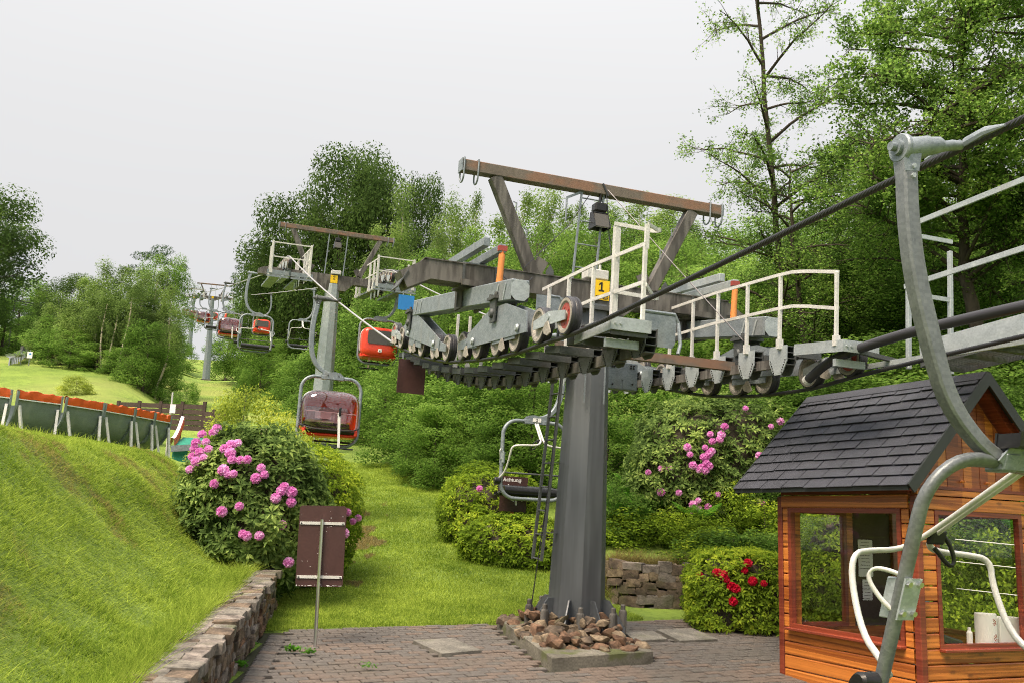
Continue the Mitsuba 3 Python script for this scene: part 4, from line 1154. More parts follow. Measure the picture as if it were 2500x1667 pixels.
def fern(x, y, z, n, L, seed, label='green fern in the undergrowth right of the tower column', group='ferns right of the tower'):
    rr = np.random.default_rng(seed)
    m = MB()
    V, F = [], []
    q = 0
    for i in range(n):
        a = i * 2.399 + rr.normal(0, 0.2)
        o = np.array([math.cos(a), math.sin(a), 0])
        ln = L * rr.uniform(0.75, 1.15)
        for j in range(1, 22):
            t = j / 22
            p = np.array([x, y, z]) + o * ln * t * 0.75 + np.array([0, 0, ln * (1.05 * t - 0.62 * t * t)])
            d = unit(o * 0.75 + np.array([0, 0, 1.05 - 1.24 * t]))
            s = np.cross(d, [0, 0, 1.0])
            s = s / (np.linalg.norm(s) + 1e-9)
            w = ln * 0.26 * math.sin(min(1, t * 1.25 + 0.12) * math.pi) ** 0.8
            for sg in (-1, 1):
                e = p + s * sg * w + d * w * 0.35 - np.array([0, 0, w * 0.25])
                V += [p, p + d * ln * 0.035, e]
                F += [[q, q + 1, q + 2]]
                q += 3
    k = thing('fern', label, 'fern', group)
    solo(k, MB().add(V, F), 'leaf_fern')


rs = np.random.default_rng(5)
for i, (x, y, n, L) in enumerate(((2.1, 18.0, 13, 1.15), (2.45, 17.6, 12, 1.0), (1.95, 17.2, 11, 0.9), (2.7, 18.1, 12, 1.1), (2.9, 17.0, 10, 0.8), (2.2, 16.6, 10, 0.75), (3.3, 16.3, 10, 0.75), (0.75, 17.0, 9, 0.75))):
    fern(x, y, float(ground_z(x, y)) + (0.25 if i < 7 else 0.1), n, L, 200 + i)
for i in range(9):
    x, y = rs.uniform(6.6, 8.8), rs.uniform(10.8, 12.2)
    fern(x, y, float(ground_z(x, y)) + rs.uniform(0.5, 1.3), 14, rs.uniform(0.9, 1.2), 230 + i, 'fern in the thicket behind the kiosk', 'ferns behind the kiosk')


# ---- grass blades
def blades(rr, P, h, w, lean):
    N = len(P)
    a = rr.uniform(0, 2 * np.pi, N)
    s = np.stack([np.cos(a), np.sin(a), np.zeros(N)], 1) * (w * rr.uniform(0.6, 1.3, N))[:, None] * 0.5
    h = h * rr.uniform(0.5, 1.25, N)
    t = P + np.stack([rr.normal(0, 1, N) * h * lean, rr.normal(0, 1, N) * h * lean, h], 1)
    P = P - [0, 0, 0.01]
    return np.stack([P - s, P + s, t], 1).reshape(-1, 3), np.arange(3 * N).reshape(-1, 3)


rr = np.random.default_rng(9)
bits = []
# steep bank
n = 240000
y = 3.6 + 12 * rr.random(n) ** 1.25
d = rr.random(n) ** 1.15 * 4.3
x = WX(y) - 0.34 - d
P = np.stack([x, y, ground_z(x, y)], 1)
tuft = meshkit.fbm(np.stack([x * 1.9, y * 1.9, x * 0], -1), 3, 2)
v, f = blades(rr, P, (0.022 + 0.085 * np.clip(tuft - 0.38, 0, 1) + 0.08 * (rr.random(n) < 0.02)), 0.006 + 0.0007 * y, 0.8)
v = v.reshape(-1, 3, 3)
slope = ground_z(x - 0.2, y) - ground_z(x + 0.2, y)
v[:, 2, 0] += slope * 0.10                                           # lying down the slope
v[:, 2, 2] -= np.abs(slope) * 0.035
bits.append((v.reshape(-1, 3), f))
# lawn in front of and behind the tower
n = 210000
y = 10.6 + 17 * rr.random(n) ** 1.9
x = WX(y) + 0.0 + rr.random(n) * (5.6 - 0.05 * y)
ok = ~((x > WX(y) - 0.02) & (y < 10.97 + (x + 2.65) * 0.462))
x, y = x[ok], y[ok]
P = np.stack([x, y, ground_z(x, y)], 1)
bits.append(blades(rr, P, 0.036 + 0.02 * meshkit.fbm(np.stack([x * 1.5, y * 1.5, x * 0], -1), 2, 4), 0.005 + 0.0007 * y, 0.55))
# long grass over the edges
for cnt, fx, hh in ((9000, lambda t: (WX(5.4 + 7 * t) - 0.37 + rr.normal(0, 0.07, len(t)), 5.4 + 7 * t), 0.16), (9000, lambda t: (1.5 + 2.4 * t, 14.28 + 0.06 * (1.5 + 2.4 * t - 2.3) + 0.45 * rr.random(len(t)) + 0.5 * np.clip(0.35 - t, 0, 1)), 0.2)):
    t = rr.random(cnt)
    x, y = fx(t)
    bits.append(blades(rr, np.stack([x, y, ground_z(x, y) + 0.0], 1), np.full(cnt, hh), 0.010, 0.7))
mb = MB()
for v, f in bits:
    mb.add(v, f)
g = thing('grass', 'green grass covering the bank and the lawn', 'grass', kind='stuff')
scene[g] = mikit.ply(mb.get(), 'm_grass_blade')
for i, (x, y, n, L) in enumerate(((-2.03, 9.86, 9, 0.10), (-1.86, 9.80, 7, 0.08), (-2.52, 10.0, 7, 0.12), (-2.36, 9.1, 8, 0.12), (-1.2, 9.3, 5, 0.06))):
    rr = np.random.default_rng(300 + i)
    N = n * 9
    P = np.stack([x + rr.normal(0, 0.05, N), y + rr.normal(0, 0.02, N), np.full(N, 0.06 * (y - 8) + rr.uniform(0.01, 0.05, N).mean())], 1)
    P[:, 2] += rr.uniform(0, 0.05, N)
    P[:, :2] = [x, y] + (P[:, :2] - [x, y]) * 0.8
    v, f = leaf_quads(P, unit(np.array([0, 0, 1.0]) + rr.normal(0, 0.5, P.shape)), L * 0.55, L * 0.25, rr)
    k = solo(thing('weed', ('weed growing at the foot of the brown sign post', 'second weed beside the foot of the brown sign post', 'weed in the paving joint near the wall', 'weed at the foot of the left stone wall', 'tiny weed between the paving bricks')[i], 'weed'), MB().add(v, f), 'leaf_fern')

# ---------------------------------------------------------------- lift towers
Ax, Lx, Nx = np.eye(3)


def wheel(fr, par, c, hub=None, r=0.178, w=0.1, face='wheel_face'):
    m = MB(fr)
    m.lathe([(r * 0.72, -w / 2), (r * 0.96, -w / 2), (r, -w * 0.36), (r, -w * 0.22), (r * 0.955, -w * 0.18), (r * 0.955, -w * 0.06), (r * 0.985, 0), (r * 0.955, w * 0.06), (r * 0.955, w * 0.18),
             (r, w * 0.22), (r, w * 0.36), (r * 0.96, w / 2), (r * 0.72, w / 2)], c, Ax, 26)
    k = obj('wheel', m, 'tyre', par, smooth=40)
    m = MB(fr)
    for s in (-1, 1):
        m.lathe([(0.0, s * w * 0.62), (r * 0.22, s * w * 0.62), (r * 0.26, s * w * 0.34), (r * 0.62, s * w * 0.30), (r * 0.76, s * w * 0.54), (r * 0.90, s * w * 0.54), (r * 0.92, s * w * 0.40)], c, Ax, 26)
    obj('rim', m, face, k, smooth=35)
    if hub:
        m = MB(fr)
        for s in (-1, 1):
            m.lathe([(0.0, s * w * 0.40), (r * 0.66, s * w * 0.40), (r * 0.68, s * w * 0.30)], c, Ax, 22)
        for g in range(5):
            a = g * 1.2566
            m.lathe([(0, -w * 0.46), (0.012, -w * 0.46), (0.012, -w * 0.3)], np.asarray(c) + [0, 0.45 * r * math.cos(a), 0.45 * r * math.sin(a)], Ax, 6)
        obj('hub', m, hub, k, smooth=35)
    return k


def twin(m, pts, A, half, t=0.014):
    """a pair of plates with outline pts (L, N) either side of A"""
    for s in (-1, 1):
        m.prism(pts, [A + s * half - (0 if s < 0 else t), 0, 0], Lx, Nx, t, Ax)
    return m


def bolts(m, P, axis, r=0.018, h=0.02):
    for p in P:
        m.lathe([(0, h), (r, h), (r, 0)], p, axis, 6)


def octo(fr, r0, r1, n0, n1, L0=0.0):
    m = MB(fr)
    g = np.radians(22.5 + 45 * np.arange(8) + 8)
    v = np.vstack([np.c_[r * np.cos(g), r * np.sin(g) + L0, np.full(8, n)] for r, n in ((r0, n0), (r1, n1))])
    f = [[k, (k + 1) % 8, 8 + (k + 1) % 8, 8 + k] for k in range(8)]
    m.add(v, f)
    return m


def gantry(fr, par, zA, zG, LB=1.82, near=True):
    m = MB(fr)
    m.box((0, 0, zG), (2 * LB, 0.15, 0.14), bev=0.008)
    b = obj('gantry_beam', m, 'rusty_beam', par)
    m = MB(fr)
    for s in (-1, 1):
        m.box((s * (LB + 0.003), 0, zG), (0.012, 0.165, 0.155))
    obj('end_cap', m, 'galvanised', b)
    for s in (-1, 1):
        m = MB(fr)
        m.bar((s * 1.38, 0, zG - 0.07), (s * 0.80, 0, zA + 0.13), 0.13, 0.15, up=Ax, bev=0.006)
        m.bar((s * 0.80, 0, zA + 0.125), (s * 0.68, 0, zA + 0.36), 0.012, 0.16, up=Ax)
        st = obj('gantry_strut', m, 'weathered_beam', par)
        if near:
            m = MB(fr)
            for t in (0.28, 0.55):
                p = np.array([s * (1.38 - 0.58 * t) - s * 0.09, -0.03, zG - t * (zG - zA - 0.2) - 0.07])
                m.tube([p + [0, 0, 0.05], p + [-s * 0.045, 0, 0.04], p + [-s * 0.045, 0, -0.05], p + [s * 0.04, 0, -0.09]], 0.008, 6)
            obj('step_loop', m, 'galvanised', st)
        for o in (1.80, 1.62):
            m = MB(fr)
            g = np.linspace(0, math.pi, 9)
            P = [[s * o, -0.085, zG + 0.08]] + [[s * o, -0.085 * math.cos(k), zG - 0.12 - 0.085 * math.sin(k)] for k in g] + [[s * o, 0.085, zG + 0.08]] + [[s * o, -0.085, zG + 0.08]]
            m.tube(P, 0.011, 6)
            obj('lifting_hook', m, 'galvanised', b, smooth=True)


def number_plate(fr, par, L, n, A, num, word):
    m = MB(fr)
    m.box((A, L, n), (0.22, 0.012, 0.25))
    k = obj('number_plate', m, 'sign_yellow', par, label='yellow plate with a black figure ' + num)
    for txt, h, dz, dx in ((num, 0.11, -0.015, None), (word, 0.042, -0.115, None)):
        if txt:
            t = meshkit.text_mesh(txt, h, 0.002, bold=True)
            t = t.vertices, t.faces
            w = t[0][:, 0].max() + t[0][:, 0].min()
            m = MB(fr)
            sc = min(1.0, 0.20 / (t[0][:, 0].max() - t[0][:, 0].min()))
            m.add(np.c_[(t[0][:, 0] - w / 2) * sc + A, L - 0.0075 - t[0][:, 2], t[0][:, 1] + n + dz], t[1][:, ::-1])
            obj('lettering', m, 'ink_black', k)


def floodlight(fr, par, c):
    m = MB(fr)
    c = np.asarray(c, float)
    m.box(c + [0, 0.02, 0.13], (0.17, 0.14, 0.12), bev=0.02)
    m.prism([(-0.12, -0.15), (0.08, -0.15), (0.04, 0.06), (-0.02, 0.06)], c + [-0.11, 0, 0], Lx, Nx, 0.012, Ax)
    m.prism([(-0.12, -0.15), (0.08, -0.15), (0.04, 0.06), (-0.02, 0.06)], c + [0.10, 0, 0], Lx, Nx, 0.012, Ax)
    m.bar(c + [0, 0.05, 0.06], c + [0, 0.09, -0.15], 0.22, 0.012, up=Lx)
    m.bar(c + [0, -0.03, 0.06], c + [0, 0.06, 0.06], 0.22, 0.012)
    m.bar(c + [0, 0.02, 0.19], c + [0, 0.02, 0.34], 0.05, 0.012)
    k = obj('floodlight', m, 'black_plastic', par)
    m = MB(fr)
    m.bar(c + [0, -0.04, 0.04], c + [0, -0.105, -0.14], 0.19, 0.006, up=Lx)
    obj('glass', m, 'smoked_pane', k)
    m = MB(fr)
    m.bar(c + [0, 0.02, 0.03], c + [0, -0.09, -0.145], 0.185, 0.006, up=Lx)
    obj('reflector', m, 'alu', k)


def interp_deck(x, tab):
    return float(np.interp(x, tab[0], tab[1]))


def shield_pts(w=0.30, h=0.30):
    return [(-w / 2, 0), (-w / 2, -h * 0.55), (-w * 0.30, -h * 0.9), (-w * 0.18, -h), (w * 0.18, -h), (w * 0.30, -h * 0.9), (w / 2, -h * 0.55), (w / 2, 0)]


def bracket(fr, par, A0, A1, L, n, w=0.30, h=0.30, matn='galvanised'):
    m = MB(fr)
    pts = [(x + L, y + n) for x, y in shield_pts(w, h)]
    m.prism(pts, [A0, 0, 0], Lx, Nx, 0.010, Ax)
    k = obj('step_bracket', m, matn, par)
    m = MB(fr)
    m.prism(pts, [A1 - 0.01, 0, 0], Lx, Nx, 0.010, Ax)
    for q in range(4):
        m.box(((A0 + A1) / 2, L, n - 0.012 - q * 0.062), (A1 - A0 - 0.022, w * 0.96, 0.008))
    obj('shelf', m, 'galvanised_dull', k)
    m = MB(fr)
    for s in (-1, 1):
        for q in range(6):
            t = q / 5
            m.box((A0 - 0.002, L + s * (w * 0.42 - t * w * 0.20), n - h * 0.5 - t * h * 0.42), (0.006, 0.012, 0.014))
    obj('bolt_row', m, 'ink_black', k, kind='stuff')


def grating(fr, par, A0, A1, L0, L1, n0, n1):
    """open walkway mesh: bars both ways and a frame"""
    m = MB(fr)
    for q in range(int((L1 - L0) / 0.034)):
        L = L0 + (q + 0.5) * 0.034
        n = n0 + (n1 - n0) * (L - L0) / (L1 - L0)
        m.box(((A0 + A1) / 2, L, n), (A1 - A0, 0.006, 0.022))
    for q in range(9):
        A = A0 + (A1 - A0) * q / 8
        m.bar((A, L0, n0), (A, L1, n1), 0.006, 0.022)
    for A in (A0, A1):
        m.bar((A, L0, n0 - 0.015), (A, L1, n1 - 0.015), 0.008, 0.07)
    for L, n in ((L0, n0), (L1, n1)):
        m.box(((A0 + A1) / 2, L, n - 0.02), (A1 - A0, 0.02, 0.075))
    obj('grating', m, 'galvanised_dull', par)


def rail(fr, par, P, w=0.034, t=0.014, name='rail'):
    m = MB(fr)
    for a, b in zip(P[:-1], P[1:]):
        m.bar(a, b, t, w)
    return obj(name, m, 'alu', par)


def post(fr, par, base, top, w=0.038):
    m = MB(fr)
    m.bar(base, top, w, w * 0.8, up=Lx, bev=0.004)
    m.box(np.asarray(base) + [0, 0, 0.06], (w * 1.5, w * 1.3, 0.10))
    return obj('rail_post', m, 'alu', par)


# ---- tower 1, the near one
F1 = TW
T1K = thing('lift_tower', 'near grey chairlift tower with a yellow number 1 plate and rocks round its foot', 'lift tower', 'chairlift towers up the slope')
m = octo(F1, 0.355, 0.235, 0.05, 3.98)
COL = obj('column', m, 'column_steel', T1K)
m = MB(F1)
for A in (-0.16, 0.10):
    m.box((A, -0.285, 3.0), (0.012, 0.02, 0.5))
m.box((-0.33, 0.0, 3.1), (0.18, 0.1, 0.02))
obj('weld_tab', m, 'galvanised', COL)
m = MB(F1)
m.lathe([(0, 0.06), (0.62, 0.06), (0.62, 0.02), (0, 0.02)], (0, 0, 0.0), Nx, 8)
for k in range(8):
    a = math.radians(45 * k + 8)
    d = np.array([math.cos(a), math.sin(a), 0])
    m.prism([(0.30, 0.06), (0.60, 0.06), (0.60, 0.14), (0.40, 0.44), (0.31, 0.44)], -np.cross(d, Nx) * 0.008, d, Nx, 0.016)
obj('base_gusset', m, 'column_steel', T1K)
for k in range(8):
    a = math.radians(45 * k + 26)
    m = MB(F1)
    c = np.array([0.56 * math.cos(a), 0.56 * math.sin(a), 0.05])
    m.lathe([(0.05, 0), (0.05, 0.24), (0.043, 0.27), (0.03, 0.28), (0.03, 0.33), (0.022, 0.34), (0, 0.34)], c, Nx, 10)
    obj('anchor_bolt', m, 'weathered_beam', T1K, smooth=30)
# cross arm
m = MB(F1)
arm = [(-2.50, 4.07), (-2.40, 3.88), (-2.13, 4.02), (-0.55, 4.01), (-0.36, 3.86), (0.36, 3.86), (0.55, 4.01), (1.78, 4.01), (2.10, 3.88), (2.20, 4.06), (1.86, 4.25), (-2.19, 4.25)]
m.prism(arm, (0, 0.14, 0), Ax, Nx, 0.31, -Lx)
ARM = obj('cross_arm', m, 'weathered_beam', T1K)
m = MB(F1)
m.box((-0.17, -0.02, 4.256), (4.1, 0.33, 0.012))
obj('top_plate', m, 'weathered_beam', ARM)
m = MB(F1)
m.box((0, 0, 3.92), (0.62, 0.56, 0.05))
m.box((-2.46, -0.02, 3.98), (0.012, 0.34, 0.24), ax=[[0.88, 0, -0.47], [0, 1, 0], [0.47, 0, 0.88]])
for A in (-0.62, 0.98):
    m.prism([(-0.05, 0), (0.05, 0), (0.05, 0.07), (0, 0.15), (-0.05, 0.07)], (A, -0.09, 4.26), Ax, Nx, 0.014)
for A in (-1.74, -1.34, 1.34, 1.74):
    for s in (-0.178, 0.148):
        m.box((A, s, 4.13), (0.03, 0.012, 0.25))
split_obj('stiffener', m, 'galvanised_dull', ARM)
gantry(F1, T1K, 4.13, 5.50)
number_plate(F1, T1K, -0.19, 4.16, 0.04, '1', 'LEITNER')
floodlight(F1, T1K, (0.03, -0.06, 5.12))
m = MB(F1)
m.box((-0.01, -0.1, 4.36), (0.30, 0.17, 0.12), bev=0.01)
m.tube([(0.05, -0.1, 4.42), (0.05, -0.1, 4.5)], 0.016, 6)
obj('junction_box', m, 'alu', T1K)
m = MB(F1)
for A in (-0.29, 0.02):
    m.bar((A, -0.03, 4.25), (A + 0.07, -0.03, 5.45), 0.03, 0.02, up=Ax)
for k in range(4):
    n = 4.45 + k * 0.3
    m.tube([(-0.29 + 0.07 * k / 4, -0.03, n), (0.03 + 0.07 * k / 4, -0.03, n)], 0.009, 6)
m.bar((-0.42, -0.03, 5.32), (-0.16, -0.03, 5.46), 0.02, 0.03, up=Nx)
m.tube([(-0.42, -0.03, 5.32), (-0.42, -0.03, 5.02)], 0.012, 6)
obj('upper_ladder', m, 'galvanised', T1K)
m = MB(F1)
for L in (-0.12, 0.16):
    m.bar((-0.53, L, 0.86), (-0.345, L, 3.85), 0.035, 0.03, up=Ax)
for k in range(11):
    t = (k + 0.02) / 10.6
    m.tube([(-0.53 + 0.185 * t, -0.12, 0.87 + 2.99 * t), (-0.53 + 0.185 * t, 0.16, 0.87 + 2.99 * t)], 0.011, 6)
    if k % 3 == 1:
        m.bar((-0.53 + 0.185 * t, 0.0, 0.9 + 2.95 * t), (-0.30, 0.0, 0.9 + 2.95 * t), 0.03, 0.01)
obj('ladder', m, 'galvanised_dull', T1K)
m = MB(F1)
m.tube([(-0.62, -0.1, 0.30), (-0.5, -0.12, 1.6), (-0.37, -0.14, 3.7)], 0.007, 5)
obj('cable', m, 'rubber', T1K)
m = MB(F1)
m.tube([(0.10, -0.07, 5.5), (0.16, -0.09, 4.9), (0.24, -0.2, 4.1)], 0.008, 5)
m.tube([(0.12, -0.07, 5.5), (0.62, -0.9, 4.45), (1.10, -1.72, 3.45)], 0.006, 5)
m.tube([(0.05, 0.08, 5.55), (0.05, -0.08, 5.56), (0.12, -0.09, 5.42), (0.12, 0.09, 5.4), (0.05, 0.09, 5.55)], 0.016, 6)
m.tube([(-0.12, -0.05, 5.4), (-0.40, -0.1, 4.95), (-1.0, -0.2, 4.3)], 0.006, 5)
m.tube([(-1.30, -0.19, 4.2), (-1.15, -0.26, 4.06), (-0.98, -0.24, 4.08), (-0.88, -0.19, 4.2)], 0.007, 6)
obj('stay_cable', m, 'rope_steel', T1K)
m = MB(F1)
m.bar((-1.02, -1.42, 3.2), (1.16, -1.42, 3.2), 0.10, 0.10)
obj('tie_beam', m, 'rusty_beam', T1K)

# sheave trains: outer face of the left train is seen, the inner face of the right one
WB = [(4.07, 3.82), (3.51, 3.68), (2.81, 3.53), (2.19, 3.41), (1.51, 3.30), (0.88, 3.21), (0.21, 3.15), (-0.42, 3.10), (-1.09, 3.06), (-1.68, 3.04), (-2.32, 3.05), (-2.97, 3.045)]
WBR = [(4.07, 4.10), (3.51, 3.90), (2.81, 3.68), (2.19, 3.49), (1.51, 3.31), (0.88, 3.16), (0.21, 3.05), (-0.36, 2.97), (-1.00, 2.92), (-1.55, 2.90), (-2.35, 2.91), (-2.97, 2.98)]
for side, WBX in ((-1, WB), (1, WBR)):
    A = side * 1.543
    dn = 0.0 if side < 0 else -0.09
    m = MB(F1)
    a, b = np.array([A, 2.66, 4.18 + dn * 0.3]), np.array([A, -1.62, 3.70 + dn * 0.3])
    m.bar(a, b, 0.20, 0.225, bev=0.01)
    mb_ = obj('sheave_beam', m, 'galvanised', T1K)
    m = MB(F1)
    e = b + [0, -0.006, 0]
    m.prism([(0.05, -0.11), (0.1, -0.06), (0.1, 0.06), (0.05, 0.11), (-0.05, 0.11), (-0.1, 0.06), (-0.1, -0.06), (-0.05, -0.11)], e, Ax, Nx, 0.008)
    d0 = MB(F1)
    d0.box(b + [0, -0.003, 0], (0.188, 0.006, 0.21))
    obj('end_shade_plate', d0, 'ink_black', mb_)  # flat black plate stands in for the shade inside the beam end
    for t in (0.05, 0.11, 0.90, 0.955):
        p = a + (b - a) * t
        m.bar(p + [-0.106, 0.035, -0.1], p + [-0.106, -0.035, 0.07], 0.006, 0.03)
    split_obj('end_plate', m, 'galvanised_pale', mb_)
    m = MB(F1)                                                     # hanger that holds the beam under the arm
    for s in (-1, 1):
        m.box((A + s * 0.125, 0.22, 3.98 + dn * 0.3), (0.03, 0.22, 0.42))
        m.box((A + s * 0.15, 0.11, 3.98 + dn * 0.3), (0.06, 0.012, 0.40))
    m.box((A, 0.05, 4.0), (0.44, 0.34, 0.03))
    m.box((A + 0.05, -0.22, 4.02), (0.55, 0.05, 0.07))
    obj('hanger', m, 'weathered_beam', T1K)
    m = MB(F1)                                                     # levers above the arm and the orange damper
    for o, z in ((-0.11, 0.05), (0.09, 0.0)):
        m.bar((A + o, 0.72, 4.40 + z), (A + o, -0.72, 4.36 + z), 0.08, 0.10, bev=0.006)
    m.box((A, 0.1, 4.29), (0.3, 0.16, 0.07))
    lev = obj('damper_lever', m, 'galvanised_pale' if side > 0 else 'galvanised', T1K)
    m = MB(F1)
    p0, p1 = np.array([A + 0.09, -0.70, 4.33]), np.array([A + 0.07, -0.70, 3.78])
    m.tube([p0 + (p1 - p0) * t for t in (0, 0.08)], 0.022, 10)
    m.tube([p0 + (p1 - p0) * t for t in (0.07, 0.072, 0.60)], [0.03, 0.037, 0.037], 14)
    m.tube([p0 + (p1 - p0) * t for t in (0.60, 0.605, 0.90)], [0.041, 0.041, 0.036], 14)
    dk = obj('damper', m, 'damper_orange', T1K, smooth=40)
    m = MB(F1)
    m.box(p0 + [0, 0, 0.03], (0.1, 0.06, 0.06))
    m.box(p1 + [0, 0, -0.0], (0.06, 0.05, 0.08))
    split_obj('damper_joint', m, 'hub_red', dk)
    groups = ((2.81, [(3.22, 4.0), (3.10, 3.83), (1.13, 3.39), (1.10, 3.52), (2.45, 4.06), (2.80, 4.10)], 3.98, 4.07), (-1.12, [(-0.13, 3.42), (-0.16, 3.26), (-2.11, 3.19), (-2.08, 3.40), (-1.45, 3.58), (-0.95, 3.60)], 3.52, 3.70))
    for gi, (Lp, poly, np_, top) in enumerate(groups):
        m = MB(F1)
        if side > 0:
            poly = [(x, z - 0.10) for x, z in poly]
            np_ -= 0.10
        twin(m, poly, A, 0.085)
        m.tube([(A - 0.12, Lp, np_), (A + 0.12, Lp, np_)], 0.045, 12)
        rk = obj('rocker', m, 'galvanised', T1K)
        m = MB(F1)                                                 # fork between beam and rocker
        for s in (-1, 1):
            m.prism([(-0.075, -0.10), (0.075, -0.10), (0.10, 0.16), (-0.10, 0.16)], (A + s * 0.115 - 0.008, Lp, np_), Lx, Nx, 0.016, Ax)
        m.box((A, Lp, np_ + 0.165), (0.30, 0.26, 0.035))
        bolts(m, [(A + x, Lp + y, np_ + 0.18) for x in (-0.12, 0.12) for y in (-0.09, 0.09)], Nx, 0.02, 0.04)
        m.lathe([(0, 0.03), (0.04, 0.03), (0.055, 0.01), (0.055, 0)], (A - 0.123, Lp, np_), -Ax, 12)
        obj('fork', m, 'galvanised_dull', rk, smooth=30)
        m = MB(F1)
        for q in (0.12, 0.88):
            L = poly[1][0] + (poly[2][0] - poly[1][0]) * q
            n = poly[1][1] + (poly[2][1] - poly[1][1]) * q + 0.06
            m.lathe([(0, 0.02), (0.03, 0.02), (0.045, 0.0)], (A - 0.10, L, n), -Ax, 10)
        split_obj('pivot', m, 'galvanised_pale', rk, smooth=30)
    for q in range(6):
        (La, na), (Lb, nb) = WBX[2 * q], WBX[2 * q + 1]
        m = MB(F1)
        na, nb = na + 0.18, nb + 0.18
        d = np.array([Lb - La, nb - na])
        d /= np.linalg.norm(d)
        nn = np.array([-d[1], d[0]])
        if nn[1] < 0:
            nn = -nn
        c0, c1 = np.array([La, na]) - d * 0.06, np.array([Lb, nb]) + d * 0.06
        poly = [c0 - nn * 0.045, c1 - nn * 0.045, c1 + nn * 0.04, (c0 + c1) / 2 + nn * 0.085, c0 + nn * 0.04]
        twin(m, [tuple(x) for x in poly], A, 0.073, 0.010)
        m.tube([(A - 0.085, (La + Lb) / 2, (na + nb) / 2 + 0.03), (A + 0.085, (La + Lb) / 2, (na + nb) / 2 + 0.03)], 0.03, 10)
        pk = obj('link_plate', m, 'galvanised_pale' if q in (0, 5) else 'galvanised', T1K)
        m = MB(F1)
        cL, cn = (La + Lb) / 2, (na + nb) / 2 - 0.10
        for s in (-1, 1):
            m.prism([(-0.07, 0.02), (-0.10, -0.03), (-0.03, -0.05), (0.06, -0.02), (0.09, 0.02), (0.03, 0.08), (-0.02, 0.09)], (A + s * 0.085 - 0.006, cL, cn), Lx, Nx, 0.012, Ax)
        obj('rope_catcher', m, 'wheel_face', pk)
        for e, (L, n) in enumerate(((La, na), (Lb, nb))):
            i = 2 * q + e
            wheel(F1, T1K, (A, L, n), 'hub_red' if i in (0, 11) else None)

# walkways
DK = ([-3.65, -2.9, -2.3, -0.4, 0.9, 2.2, 3.5, 4.3], [3.10, 3.07, 3.05, 3.06, 3.15, 3.33, 3.58, 3.77])
DKR = ([-3.4, -2.9, -2.3, -0.4, 0.9, 2.2, 3.5, 4.3], [3.22, 3.24, 3.30, 3.30, 3.33, 3.45, 3.66, 3.80])
for side in (-1, 1):
    tab = DK if side < 0 else DKR
    A0, A1 = (-1.44, -1.10) if side < 0 else (1.20, 1.46)
    B0, B1 = (-1.10, -0.98) if side < 0 else (1.07, 1.19)
    Ls = np.arange(-3.43, 4.2, 0.535) if side < 0 else np.arange(-2.40, 4.2, 0.575)
    for k, L in enumerate(Ls):
        n = interp_deck(L, tab)
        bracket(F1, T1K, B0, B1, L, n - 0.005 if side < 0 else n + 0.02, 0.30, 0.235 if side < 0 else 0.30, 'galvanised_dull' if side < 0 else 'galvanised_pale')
        n0, n1 = interp_deck(L - 0.25, tab), interp_deck(L + 0.25, tab)
        grating(F1, T1K, A0, A1, L - 0.19, L + 0.19, n - 0.045, n - 0.005)
    m = MB(F1)
    for A in ((B0 + B1) / 2,):
        for p, q in zip(Ls[:-1], Ls[1:]):
            m.bar((A, p, interp_deck(p, tab) - 0.15), (A, q, interp_deck(q, tab) - 0.15), 0.05, 0.10)
    split_obj('walkway_beam', m, 'weathered_beam', T1K)
    near = tab[0][0]
    n = tab[1][0]
    m = MB(F1)
    o0, o1 = (A0 - 0.01, B0) if side < 0 else (B0 + 0.02, A1 + 0.02)
    m.box(((o0 + o1) / 2, near, n - 0.02), (o1 - o0 + 0.03, 0.02, 0.11))
    m.box(((o0 + o1) / 2, near + 0.32, n + 0.03), (o1 - o0, 0.62, 0.012))
    m.bar((o0, near, n - 0.02), (o0, near + 0.75, interp_deck(near + 0.75, tab) - 0.02), 0.014, 0.11)
    m.box(((o0 + o1) / 2, near + 0.16, n - 0.16), (o1 - o0 - 0.04, 0.04, 0.07))
    bolts(m, [(o0 + 0.03, near - 0.01, n - 0.02), (o0 + 0.08, near - 0.01, n - 0.02)], -Lx, 0.012, 0.012)
    split_obj('end_frame', m, 'galvanised_pale', T1K)
# railing, left
for L, top in ((-3.48, 3.84), (-2.42, 3.87), (-1.82, 3.86), (-1.28, 3.86), (1.0, 3.88), (1.6, 3.96), (2.2, 4.08)):
    post(F1, T1K, (-1.08, L, interp_deck(L, DK) - 0.05), (-1.08, L, top))
post(F1, T1K, (-1.08, -2.9, 3.0), (-1.08, -2.9, 4.15), 0.062)
rail(F1, T1K, [(-1.09, -3.5, 3.84), (-1.09, -2.42, 3.87), (-1.09, -1.1, 3.86)])
rail(F1, T1K, [(-1.09, -3.5, 3.50), (-1.09, -2.42, 3.52), (-1.09, -1.1, 3.50)])
rail(F1, T1K, [(-1.09, 0.9, 3.52), (-1.09, 1.6, 3.58), (-1.09, 2.3, 3.70)])
m = MB(F1)
for n in (4.14, 3.50):
    g = np.linspace(-math.pi / 2, math.pi / 2, 8)
    P = [[-1.12, -2.92, n + 0.02]] + [[-0.80 + 0.07 * math.cos(k), -3.06 - 0.10 * math.sin(k), n - 0.05 * (k + 1.57) / 3.14] for k in g[::1]] + [[-1.07, -3.50, n - 0.12 if n > 4 else n - 0.02]]
    for a, b in zip(P[:-1], P[1:]):
        m.bar(a, b, 0.014, 0.035)
m.bar((-1.07, -3.48, 3.8), (-1.07, -3.48, 4.02), 0.035, 0.035, up=Lx)
split_obj('gate_hoop', m, 'alu', T1K)
